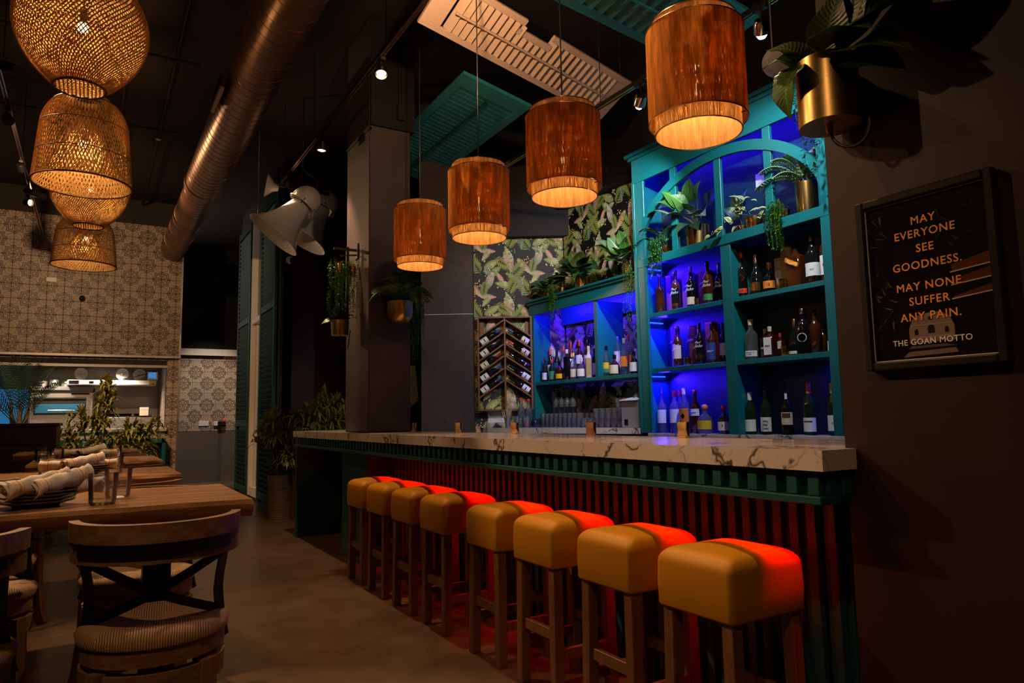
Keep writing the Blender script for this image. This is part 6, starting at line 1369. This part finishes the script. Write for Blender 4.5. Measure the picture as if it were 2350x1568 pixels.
t = plant('dark violet-leaved plant behind the pothos in the arch', (4.08, 3.44, ZS), .05, .045, .09)
for tip, w_ in (((4.02, 3.46, 2.80), .10), ((3.97, 3.52, 2.70), .09), ((4.0, 3.36, 2.72), .09), ((4.06, 3.38, 2.82), .09)): leaf(t, V(4.05, 3.44, 2.62), tip, w_, 'leaf_dark', (-.8, 0, .5), .1, V(4.08, 3.44, 2.54))
t = plant('variegated pothos in gold pots at the arch centre', (4.0, 3.26, ZS), .07, .062, .10)
b = V(3.98, 3.26, 2.56)
for k in range(26):
    a = RN.uniform(0, 6.28); rr = RN.uniform(.05, .17); base = b + V(-.05+.05*math.cos(a), rr*math.sin(a)*1.1, RN.uniform(-.04, .15)); base.x = max(3.82, min(4.06, base.x))
    tip = base + V(RN.uniform(-.07, -.01), RN.uniform(-.06, .06), RN.uniform(-.05, .05)); leaf(t, base, tip, .042, 'leaf_pothos', (-.6, 0, .7), .15, b if k % 3 == 0 else None, n=6)
for k in range(9):
    base = V(3.83, 3.40+k*.018, 2.50-k*.004); leaf(t, base, base + V(-.02, RN.uniform(-.03, .05), RN.uniform(-.05, .02)), .036, 'leaf_pothos', (-.8, 0, .5), .1, n=6)
t = plant('green trailing succulent hanging over the shelf at the arch right', (3.97, 3.0, ZS), .045, .04, .08)
o = trail_mb([(3.86+RN.uniform(-.03, .05), 2.99+RN.uniform(-.055, .055), 2.58+RN.uniform(-.03, .02)) for k in range(28)], RN, .14, .36).build('trailing_stems', 'leaf_trail', t); o['kind'] = 'stuff'
t = plant('pale palm in a tall gold pot at the right of the arch', (4.0, 2.83, ZS), .078, .07, .22)
for tip in ((3.86, 3.10, 2.72), (3.86, 3.06, 2.82), (3.88, 2.98, 2.87), (3.92, 2.72, 2.84), (3.9, 2.90, 2.88), (3.84, 2.95, 2.74), (3.95, 2.68, 2.76), (4.05, 2.8, 2.92)): frond_mb((4.0, 2.83, 2.66), tip, 13, .11, .022, .18, .35).build('frond', 'leaf_palm_light', t)
# plants on the low cabinet (z 2.396)
ZL = 2.396
t = plant('low calathea at the left end of the low cabinet', (4.06, 6.0, ZL), .05, .045, .07)
for tip, w_ in (((3.93, 6.20, 2.46), .08), ((3.90, 6.08, 2.50), .08), ((3.92, 5.90, 2.48), .08), ((4.05, 6.15, 2.55), .08), ((3.95, 6.0, 2.54), .07), ((4.05, 5.85, 2.55), .07)): leaf(t, V(4.04, 6.0, 2.46), tip, w_, 'leaf_green', (-.4, 0, .9), .18)
t = plant('fern with yellow-green trailing strands on the low cabinet', (4.06, 5.74, ZL), .05, .045, .08)
for tip in ((3.93, 5.93, 2.53), (3.9, 5.80, 2.57), (3.92, 5.62, 2.54), (4.0, 5.70, 2.62), (4.02, 5.90, 2.60)): frond_mb((4.06, 5.74, 2.47), tip, 11, .085, .018, .25).build('frond', 'leaf_palm', t)
o = trail_mb([(3.895+RN.uniform(-.015, .02), 5.68+RN.uniform(-.05, .05), 2.47+RN.uniform(-.02, .02)) for k in range(20)], RN, .16, .42).build('trailing_stems', 'leaf_trail', t); o['kind'] = 'stuff'
t = plant('large dark-leaved plant in a gold pot at the middle of the low cabinet', (4.08, 5.42, ZL), .075, .07, .12)
b = V(4.06, 5.42, 2.50)
for tip, w_, mt in [((3.95, 5.80, 2.66), .12, 'leaf_pale'), ((3.98, 5.47, 2.80), .15, 'leaf_olive'), ((3.94, 5.12, 2.69), .17, 'leaf_dark'), ((3.95, 5.02, 2.55), .16, 'leaf_dark'), ((3.88, 5.75, 2.53), .15, 'leaf_green'), ((3.90, 5.55, 2.62), .13, 'leaf_dark'), ((3.87, 5.26, 2.50), .09, 'leaf_green'), ((4.1, 5.3, 2.80), .14, 'leaf_dark'), ((3.9, 5.62, 2.60), .12, 'leaf_green')]:
    tip = Vector(tip); base = b+(tip-b)*.35+V(0, 0, .04); leaf(t, base, tip, w_, mt, (-.45, 0, .85), .14, b)
for tip in ((3.88, 5.20, 2.52), (3.9, 5.05, 2.52), (3.9, 5.32, 2.58)): frond_mb((4.04, 5.36, 2.46), tip, 11, .09, .018, .2).build('frond', 'leaf_palm', t)
t = plant('bright calathea in a gold pot beside the arched cabinet', (4.06, 4.70, ZL), .06, .055, .10)
b = V(4.05, 4.70, 2.50)
for tip, w_, mt in [((3.95, 5.06, 2.82), .07, 'leaf_pale'), ((3.95, 5.10, 2.77), .07, 'leaf_green'), ((3.96, 4.63, 2.74), .14, 'leaf_green'), ((3.88, 4.60, 2.54), .12, 'leaf_pale'), ((3.93, 4.90, 2.56), .12, 'leaf_green'), ((4.0, 4.76, 2.84), .09, 'leaf_green'), ((3.95, 4.85, 2.68), .14, 'leaf_green'), ((3.92, 4.68, 2.64), .12, 'leaf_green')]:
    tip = Vector(tip); base = b+(tip-b)*.45+V(0, 0, .03); leaf(t, base, tip, w_, mt, (-.45, 0, .85), .12, b)
o = trail_mb([(3.89+RN.uniform(-.015, .01), 4.50+RN.uniform(-.035, .05), 2.44+RN.uniform(-.02, .02)) for k in range(12)], RN, .20, .50).build('trailing_stems', 'leaf_trail', t); o['kind'] = 'stuff'
# fuller foliage along the low cabinet edge
def extra(lab_part, tname, c, n, sy, w_, mats, zt):
    t = [o for o in bpy.data.objects if o.get('label') == tname][0]; c = Vector(c)
    for k in range(n):
        a = RN.uniform(0, 6.28); tip = c + V(RN.uniform(-.16, -.02), sy*math.cos(a)*RN.uniform(.5, 1), zt*RN.uniform(.15, 1.0)); tip.x = max(3.86, tip.x)
        base = c + (tip-c)*.35 + V(0, 0, .03); leaf(t, base, tip, w_*RN.uniform(.8, 1.2), mats[k % len(mats)], (-.45, RN.uniform(-.2, .2), .85), .14, c, n=7)
extra('leaf', 'low calathea at the left end of the low cabinet', (4.04, 5.98, 2.46), 10, .20, .085, ['leaf_green', 'leaf_pale', 'leaf_dark'], .16)
extra('leaf', 'fern with yellow-green trailing strands on the low cabinet', (4.04, 5.72, 2.46), 8, .20, .07, ['leaf_green', 'leaf_olive'], .18)
extra('leaf', 'large dark-leaved plant in a gold pot at the middle of the low cabinet', (4.06, 5.38, 2.50), 14, .32, .16, ['leaf_dark', 'leaf_green', 'leaf_olive', 'leaf_dark'], .26)
extra('leaf', 'bright calathea in a gold pot beside the arched cabinet', (4.05, 4.74, 2.50), 12, .24, .14, ['leaf_green', 'leaf_pale', 'leaf_green'], .32)
# planters on the pillar
t = thing('wall_planter', 'round brass bowl planter with palm on the pillar front', 'plant', (2.18, 5.44, 1.965)); c = V(2.18, 5.44, 1.965)
MB().lathe(pot_prof(.108, .104, .19, .005, .09), c, 32).build('pot', 'brass', t, 50); MB().box(2.15, 2.21, 5.54, 5.56, 2.0, 2.12, .003).build('wall_bracket', 'brass', t)
for k in range(17):
    a = k*2.4; e = RN.uniform(.25, 1.0); tip = c + V(.30*math.cos(a)*e, -.04+.20*math.sin(a)*e, .17+.30*(1.15-e)); tip.y = min(tip.y, 5.53)
    frond_mb(c+V(0, 0, .17), tip, 12, .12, .022, .28, .3).build('frond', 'leaf_palm' if k % 3 else 'leaf_palm_light', t)
t = thing('wall_planter', 'small copper cup with long trailing plant right of the pillar', 'plant', (2.40, 5.62, 2.12)); c = V(2.40, 5.62, 2.12)
pot(t, c, .028, .024, .10, 'copper'); MB().cyl((2.326, 5.62, 2.16), (2.38, 5.62, 2.16), .006, n=8).build('wall_bracket', 'iron', t, 40)
o = trail_mb([(2.40+RN.uniform(-.08, .07), 5.60+RN.uniform(-.05, .05), 2.22+RN.uniform(-.03, .03)) for k in range(30)], RN, .15, .55, .026, .010, .010).build('trailing_stems', 'leaf_trail', t); o['kind'] = 'stuff'
t = thing('hanging_planter', 'iron-bracket planter with long trailing plant left of the pillar', 'plant', (1.80, 5.86, 1.90)); c = V(1.80, 5.86, 1.90)
pot(t, c, .078, .072, .13, 'brass')
MB().bar((1.95, 5.86, 2.66), (1.74, 5.86, 2.66), .02, .02).build('bracket_arm', 'iron', t); MB().bar((1.95, 5.86, 2.62), (1.80, 5.86, 2.60), .012, .012).build('bracket_arm', 'iron', t); MB().box(1.938, 1.95, 5.82, 5.90, 2.58, 2.72, .002).build('bracket_plate', 'iron', t)
MB().bar((1.86, 5.86, 2.68), (1.86, 5.86, 1.92), .022, .022, (0, 1, 0)).build('hanger_bar', 'iron', t); MB().tube([V(1.80, 5.86, 1.90), V(1.82, 5.86, 1.80), V(1.87, 5.86, 1.80), V(1.89, 5.86, 1.95)], .005, 6).build('drain_tube', 'black_plastic', t, 60)
for q in ((1.78, 2.44), (1.90, 2.42)): MB().lathe(pot_prof(.03, .025, .09), (q[0], 5.84, q[1]), 16).build('upper_cup', 'copper', t, 40)
o = trail_mb([(1.80+RN.choice((-.02, .10))+RN.uniform(-.07, .05), 5.84+RN.uniform(-.06, .06), 2.56+RN.uniform(-.06, .02)) for k in range(56)], RN, .18, .55, .026, .010, .010).build('trailing_stems', 'leaf_trail', t); o['kind'] = 'stuff'
m = MB()
for k in range(3): tuft_mb(m, c+V(RN.uniform(-.04, .04), RN.uniform(-.03, .03), .14), 20, .16, .022, RN)
o = m.build('pot_foliage', 'leaf_trail_dark', t); o['kind'] = 'stuff'
leaf(t, c+V(-.05, 0, .12), c+V(-.17, -.03, .10), .06, 'leaf_pale', (-.3, -.6, .6), .15)
# floor plants: dracaena in the woven pot and behind the bar
def dracaena(lab, c, stems, mat_pot, pr, ph, L=.16, w_=.020, seed=1, box=None):
    t = thing('potted_dracaena', lab, 'plant', c, 0, 'variegated dracaenas'); rnd = random.Random(seed); c = Vector(c)
    if box: MB().box(*box, .006).build('planter_box', mat_pot, t)
    else:
        MB().lathe(pot_prof(pr, pr*.86, ph, .012), c, 32).build('pot', mat_pot, t, 40); MB().lathe([(0.0006, ph*.8), (pr*.9, ph*.82), (0.0006, ph*.83)], c, 18).build('soil', 'soil', t, 60)
    m = MB()
    for (x, y, z, n) in stems:
        p0 = c + V(rnd.uniform(-.05, .05), rnd.uniform(-.05, .05), ph*.8); p1 = V(x, y, z); mid = p0.lerp(p1, .5) + V(rnd.uniform(-.03, .03), 0, .03)
        MB().tube([p0, mid, p1], .009, 6).build('stem', 'bark', t, 60)
        d = (p1-mid).normalized()
        for k in range(n):
            q = p1 - d*k*L*.42
            tuft_mb(m, q, 34, L*rnd.uniform(.85, 1.1), w_, rnd, d, 1.25)
            e = V(rnd.uniform(-1, 1), rnd.uniform(-1, .3), rnd.uniform(-.5, .4)).normalized(); tuft_mb(m, q + e*L*.55, 22, L*.8, w_, rnd, (d+e*.9), 1.3)
    o = m.build('foliage', 'leaf_dracaena', t); o['kind'] = 'stuff'; return t
dracaena('dracaena in a tall woven seagrass pot beside the bar end', (1.99, 8.80, 0), [(1.80, 8.7, 1.16, 3), (1.92, 8.85, 1.26, 3), (1.70, 8.75, .93, 1), (2.02, 8.8, 1.04, 2), (2.0, 8.6, .78, 2), (1.86, 8.7, 1.02, 2), (2.14, 8.9, 1.0, 2)], 'seagrass', .155, .53, .17, .022, 3)
dracaena('bushy dracaena hedge in a planter behind the bar end', (2.42, 8.55, .86), [(2.13, 8.5, 1.22, 2), (2.24, 8.6, 1.30, 2), (2.36, 8.5, 1.36, 2), (2.45, 8.6, 1.48, 2), (2.57, 8.5, 1.40, 2), (2.68, 8.55, 1.34, 2), (2.30, 8.4, 1.16, 2), (2.52, 8.4, 1.18, 2), (2.16, 8.42, 1.1, 2), (2.66, 8.42, 1.14, 2)], 'seagrass', .1, .1, .19, .024, 5, box=(2.1, 2.75, 8.40, 8.72, 0.0, .95))
dracaena('tall dracaena with a spire of leaves before the kitchen', (.12, 11.0, 0), [(.18, 11.0, 1.70, 7), (-.12, 11.0, 1.30, 3), (.06, 10.9, 1.22, 3), (-.25, 11.0, 1.05, 3), (.02, 10.9, .90, 3), (-.18, 10.9, .80, 3)], 'teal_dark', .20, .40, .21, .030, 7)
dracaena('bushy dracaena at the right before the kitchen cabinet', (.50, 10.95, 0), [(.42, 10.9, 1.10, 3), (.58, 10.95, 1.06, 3), (.70, 10.95, 1.12, 2), (.34, 10.9, .95, 3), (.54, 10.85, .82, 3), (.66, 10.9, .85, 3), (.42, 10.8, .70, 2), (.22, 10.85, .72, 2)], 'teal_dark', .20, .38, .20, .030, 9)
# palm in the booth planter
bp = thing('booth_planter', 'dark panelled planter box holding a palm at the left', 'planter', (-1.1, 9.6, 0))
MB().box(-2.2, -.33, 9.2, 10.4, 0, 1.165, .006).build('planter_body', 'paint_plum', bp); MB().box(-2.22, -.31, 9.18, 10.42, 1.165, 1.20, .006).build('planter_rim', 'paint_plum', bp)
for x0, x1 in ((-2.1, -1.35), (-1.25, -.45)):
    for a in ((x0, x1, .98, 1.0), (x0, x1, .18, .20), (x0, x0+.02, .2, .98), (x1-.02, x1, .2, .98)): MB().box(a[0], a[1], 9.185, 9.2, a[2], a[3], .002).build('panel_moulding', 'paint_plum', bp)
t = thing('potted_palm', 'dark green areca palm in the booth planter', 'plant', (-.72, 9.9, 1.2))
for k, (dx, dz) in enumerate([(-.45, .70), (-.25, .85), (-.05, .92), (.12, .80), (.30, .78), (.48, .66), (-.38, .42), (.22, .50), (-.12, .62), (.05, .68), (-.55, .50), (-.30, .66), (.36, .58)]):
    frond_mb(V(-.72+dx*.08, 9.9+.05*math.sin(k), 1.20), V(-.72+dx, 9.85+.2*math.sin(k*1.7), 1.2+dz*.84), 20, .27, .011, .10, .3, rach=.006).build('frond', 'leaf_palm_dark', t)
for dx in (-.06, .0, .05): MB().tube([V(-.72+dx, 9.9, 1.19), V(-.72+dx*1.6, 9.9, 1.42)], .025, 8, [.028, .014]).build('palm_stem', 'bark', t, 60)

# ------------------------------------------------------------------ kitchen behind the pass
struct(MB().box(-4, 1.16, 13.9, 14.0, 0, 2.4).build('wall_kitchen', 'steel'), 'stainless steel kitchen back wall')
struct(MB().box(-4, 1.16, 12.36, 14.0, 2.12, 2.18).build('trim_8', 'white_paint'), 'pale kitchen ceiling with downlights')
struct(MB().box(.99, 1.16, 12.36, 14.0, 0, 2.2).build('wall_kitchen_side', 'tile_print_side'), 'patterned tile side wall of the kitchen')
pc = thing('pass_counter', 'white kitchen pass shelf below the opening', 'counter', (0, 12.3, 1.0)); MB().box(-1.9, 1.0, 12.12, 12.50, 1.05, 1.10, .004).build('shelf_slab', 'white_paint', pc); MB().box(-1.9, .98, 12.20, 12.5, .95, 1.05).build('shelf_apron', 'white_paint', pc)
kc = thing('kitchen_cabinet', 'dark blue-teal shelf unit under the kitchen pass', 'cabinet', (.4, 12.0, 0))
MB().box(-.9, .98, 12.05, 12.2, .0, .05).build('plinth', 'teal_dark', kc); MB().box(.93, .98, 11.95, 12.2, 0, .94).build('side_panel', 'teal_paint', kc); MB().box(-.9, .98, 11.95, 12.2, .88, .94).build('top_rail', 'teal_paint', kc); MB().box(-.9, .93, 12.17, 12.2, .05, .9).build('back_panel', 'paint_black', kc); MB().box(-.9, .93, 12.0, 12.17, .45, .48).build('shelf', 'teal_dark', kc)
hd = thing('heat_lamp_shelf', 'long white heat-lamp shelf in the kitchen', 'kitchen shelf', (.27, 13.2, 1.8))
MB().box(-.36, .90, 13.1, 13.5, 1.805, 1.885, .004).build('shelf_body', 'white_paint', hd); MB().box(-.36, .90, 13.06, 13.1, 1.80, 1.815).build('shelf_lip', 'steel', hd); MB().box(-.34, -.21, 13.092, 13.1, 1.825, 1.875).build('control_panel', 'bottle_black', hd); MB().box(-.06, .0, 13.094, 13.1, 1.83, 1.865).build('control_panel', 'bottle_black', hd); MB().box(.79, .85, 13.092, 13.1, 1.828, 1.868).build('display', 'yellow', hd)
for i, (x, nm) in enumerate(((-.18, 'left'), (.40, 'middle'), (.645, 'right'))):
    t = thing('frying_pan', '%s steel pan lid leaning on the kitchen shelf' % nm, 'pan', (x, 13.2, 1.886), 0, 'round steel pans on the kitchen shelf')
    MB().lathe([(0.0006, 0), (.095, 0), (.100, .01), (.098, .02), (.09, .006), (0.0006, .004)], (x, 13.24, 1.985), 30, axis=(0, -1, .25)).build('pan_disc', 'steel', t, 40)
    MB().lathe([(0.0006, 0), (.012, 0), (.012, .02), (0.0006, .022)], (x, 13.21, 1.99), 12, axis=(0, -1, .25)).build('knob', 'steel', t, 40)
t = thing('ladle', 'long dark ladle leaning across the kitchen pans', 'ladle', (.6, 13.15, 1.9)); MB().bar((.45, 13.14, 1.90), (.90, 13.14, 2.05), .02, .012).build('ladle_handle', 'iron', t); MB().sphere((.44, 13.14, 1.905), .03, 12, 8, .7).build('ladle_bowl', 'iron', t, 60)
t = thing('order_screen', 'small screen with a blue picture at the end of the kitchen shelf', 'screen', (.84, 13.15, 1.886)); MB().box(.77, .92, 13.12, 13.16, 1.89, 2.03, .004).build('screen_case', 'white_plastic', t); emit('screen_glow', (.06, .25, .6), .8); MB().box(.785, .895, 13.114, 13.12, 1.925, 2.02).build('screen_face', 'screen_glow', t)
ov = thing('pizza_oven', 'stainless deck oven with a wide glass door in the kitchen', 'oven', (-.42, 13.4, 1.0))
MB().box(-.84, .0, 13.2, 13.9, .9, 1.72, .006).build('oven_body', 'steel', ov); MB().box(-.79, -.09, 13.17, 13.2, 1.34, 1.59, .003).build('oven_door', 'paint_black', ov); MB().box(-.77, -.11, 13.162, 13.17, 1.36, 1.50, .002).build('oven_window', 'screen_blue', ov); MB().box(-.79, -.09, 13.15, 13.18, 1.585, 1.605, .003).build('door_trim', 'chrome', ov); MB().cyl((-.60, 13.13, 1.40), (-.20, 13.13, 1.40), .014, n=10).build('door_handle', 'chrome', ov, 40); MB().box(-.30, -.05, 13.192, 13.2, 1.655, 1.675).build('maker_plate', 'bottle_black', ov); MB().box(-.84, .0, 13.16, 13.9, 1.72, 1.78, .003).build('oven_hood', 'steel', ov); MB().cyl((.01, 13.15, 1.35), (.01, 13.15, 1.75), .012, n=8).build('oven_rail', 'iron', ov, 40)
for i, x in enumerate((-.70, -.54, -.38, -.22)):
    t = thing('stock_pot', 'steel stock pot on the oven, %s from the left' % ['first', 'second', 'third', 'fourth'][i], 'pot', (x, 13.4, 1.781), 0, 'stock pots on the oven'); MB().lathe([(0.0006, 0), (.07, 0), (.072, .09+.02*(i % 2)), (.066, .09+.02*(i % 2)), (.064, .01), (0.0006, .01)], (x, 13.35, 1.781), 24).build('pot_wall', 'steel', t, 40); MB().tube([(x-.03, 13.28, 1.85), (x-.03, 13.25, 1.85), (x+.03, 13.25, 1.85), (x+.03, 13.28, 1.85)], .005, 6).build('pot_handle', 'chrome', t, 60)
t = thing('kitchen_range', 'cooking range with black pans before the steel wall', 'range', (.5, 13.5, .9)); MB().box(.05, .95, 13.25, 13.88, 0, 1.28, .005).build('range_body', 'steel', t); MB().box(.08, .92, 13.28, 13.8, 1.28, 1.30, .003).build('range_top', 'paint_black', t)
for x in (.25, .48, .70): MB().lathe([(0.0006, 0), (.08, 0), (.10, .04), (.095, .04), (.075, .008), (0.0006, .008)], (x, 13.5, 1.301), 20).build('black_pan', 'iron', t, 40)
t = thing('storage_box', 'cream box standing on the kitchen range', 'box', (.74, 13.3, 1.301)); MB().box(.68, .81, 13.24, 13.34, 1.302, 1.44, .003).build('box_body', 'cream', t); MB().box(.678, .812, 13.238, 13.342, 1.40, 1.443, .003).build('box_lid', 'white_paint', t)
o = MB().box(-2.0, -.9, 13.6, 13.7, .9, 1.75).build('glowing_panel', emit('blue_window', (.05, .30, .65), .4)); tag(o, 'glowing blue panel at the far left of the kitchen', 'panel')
for x, nm in ((-.50, 'left'), (.28, 'right')):
    t = thing('downlight', '%s round downlight in the kitchen ceiling' % nm, 'light', (x, 12.9, 2.11)); MB().lathe([(0.0006, 0), (.05, 0), (.05, .01), (0.0006, .01)], (x, 12.9, 2.108), 18).build('downlight_lens', 'downlight', t, 40); MB().lathe([(.05, 0), (.065, 0), (.065, .012), (.05, .012)], (x, 12.9, 2.107), 18, True).build('downlight_ring', 'white_paint', t, 40)
    light('SPOT', 'kitchen_downlight', (x, 12.9, 2.09), 100, (1, .80, .62), .05, (x, 13.1, 0), 140, .6)
light('SPOT', 'added_passage_spot', (1.95, 13.2, 4.5), 420, (1, .80, .62), .06, (1.95, 15.0, 0.7), 44, .8)  # unseen spot added to light the recess tiles, no fixture modelled

# ------------------------------------------------------------------ framed motto on the right wall
ps = thing('framed_poster', 'black framed motto poster with orange lettering', 'poster', (1.94, 1.024, 1.545))
def pz(y, z, d): return V(1.962-d, y, z)
PY0_, PY1_, PZ0_, PZ1_ = .838, 1.212, 1.295, 1.795
for a in ((PY0_, PY0_+.024, PZ0_, PZ1_), (PY1_-.024, PY1_, PZ0_, PZ1_), (PY0_+.024, PY1_-.024, PZ0_, PZ0_+.024), (PY0_+.024, PY1_-.024, PZ1_-.024, PZ1_)): MB().box(1.930, 1.962, a[0], a[1], a[2], a[3], .004).build('frame_board', 'frame_black', ps)
for a in ((PY0_+.025, PY0_+.027, PZ0_+.025, PZ1_-.025), (PY1_-.027, PY1_-.025, PZ0_+.025, PZ1_-.025), (PY0_+.025, PY1_-.025, PZ0_+.025, PZ0_+.027), (PY0_+.025, PY1_-.025, PZ1_-.027, PZ1_-.025)): MB().box(1.941, 1.944, *a).build('frame_fillet', 'white_paint', ps)
m = MB(); m.col = []
def ink(poly, c, k=1):
    b_ = len(m.v); m.v += [V(1.9455-k*.0002, y, z) for y, z in poly]; m.f.append(tuple(range(b_, b_+len(poly)))); m.col += [c]*len(poly)
ink([(1.188, 1.32), (.862, 1.32), (.862, 1.77), (1.188, 1.77)], (.010, .007, .008), 0)
FC = (.20, .15, .13); BR = (.10, .035, .015)
# church facade at the foot of the print
ink([(1.085, 1.365), (.965, 1.365), (.965, 1.405), (.975, 1.43), (1.0, 1.445), (1.05, 1.445), (1.075, 1.43), (1.085, 1.405)], FC, 1)
for yc, zc, w_, h_ in ((1.025, 1.40, .018, .022), (1.065, 1.395, .010, .016), (.985, 1.395, .010, .016), (1.025, 1.43, .012, .01)):
    ink([(yc+w_/2, zc-h_/2), (yc-w_/2, zc-h_/2), (yc-w_/2, zc+h_*.25), (yc-w_*.25, zc+h_/2), (yc+w_*.25, zc+h_/2), (yc+w_/2, zc+h_*.25)], (.02, .012, .01), 2)
for z_ in (1.378, 1.412): ink([(1.08, z_), (.97, z_), (.97, z_+.003), (1.08, z_+.003)], (.30, .23, .20), 2)
ink([(1.105, 1.328), (.96, 1.332), (.965, 1.345), (1.09, 1.342)], (.16, .12, .11), 1); ink([(.99, 1.357), (.97, 1.352), (.96, 1.35), (1.09, 1.35), (1.08, 1.358)], (.10, .08, .07), 1)
# brown stripes: glass reflection painted into the print; palm hints
for z0, z1 in ((1.585, 1.555), (1.545, 1.52), (1.50, 1.483)):
    ink([(.96, z0-.02), (.863, z0), (.863, z1), (.96, z1-.008)], BR, 1); ink([(.965, z1-.008), (.863, z1), (.863, z1-.003), (.965, z1-.0115)], (.45, .38, .34), 2)
for k in range(26):
    y0 = 1.18-.06*((k*37) % 10)/10; z0 = 1.40+.33*((k*53) % 17)/17; a = 2.2+k*.7
    ink([(y0, z0), (y0+.028*math.cos(a)+.004, z0+.028*math.sin(a)), (y0+.03*math.cos(a)-.003, z0+.03*math.sin(a)+.004)], ((.05, .06, .025), (.03, .04, .02), (.09, .09, .05))[k % 3], 1)
for k in range(10):
    y0 = 1.0-.10*((k*37) % 10)/10; z0 = 1.63+.09*((k*53) % 17)/17; a = 2.2+k*.9
    ink([(y0, z0), (y0+.03*math.cos(a)+.004, z0+.03*math.sin(a)), (y0+.032*math.cos(a)-.003, z0+.032*math.sin(a)+.004)], (.025, .03, .015), 1)
m.build('printed_sheet', 'poster_ink', ps)
for s_, z_, sz in (('MAY', 1.707, .0315), ('EVERYONE', 1.670, .0315), ('SEE', 1.627, .0315), ('GOODNESS.', 1.581, .0315), ('MAY NONE', 1.522, .0315), ('SUFFER', 1.481, .0315), ('ANY PAIN.', 1.438, .0315)):
    text_mesh('lettering', s_, sz, 'poster_orange', ps, (1.9435, 1.024, z_-.0105), (0, -1, 0), (0, 0, 1), thick=.0004, extrude=.0002, space=1.12, xs=.98)
text_mesh('lettering', 'THE GOAN MOTTO', .0225, 'poster_white', ps, (1.9435, 1.027, 1.369-.008), (0, -1, 0), (0, 0, 1), thick=.0003, extrude=.0002, space=1.08, xs=.98)
# ceiling speaker glimpsed behind the leaves
t = thing('ceiling_speaker', 'small round grey ceiling speaker behind the planter leaves', 'speaker', (2.95, 2.25, 2.9)); MB().lathe([(0.0006, 0), (.07, 0), (.075, .02), (.06, .06), (0.0006, .07)], (2.95, 2.22, 2.97), 24, axis=(-.5, -.7, -.3)).build('speaker_shell', 'ceramic_white', t, 40); MB().cyl((2.97, 2.25, 3.0), (2.97, 2.25, 4.7), .006, n=6).build('speaker_stem', 'iron', t, 40)
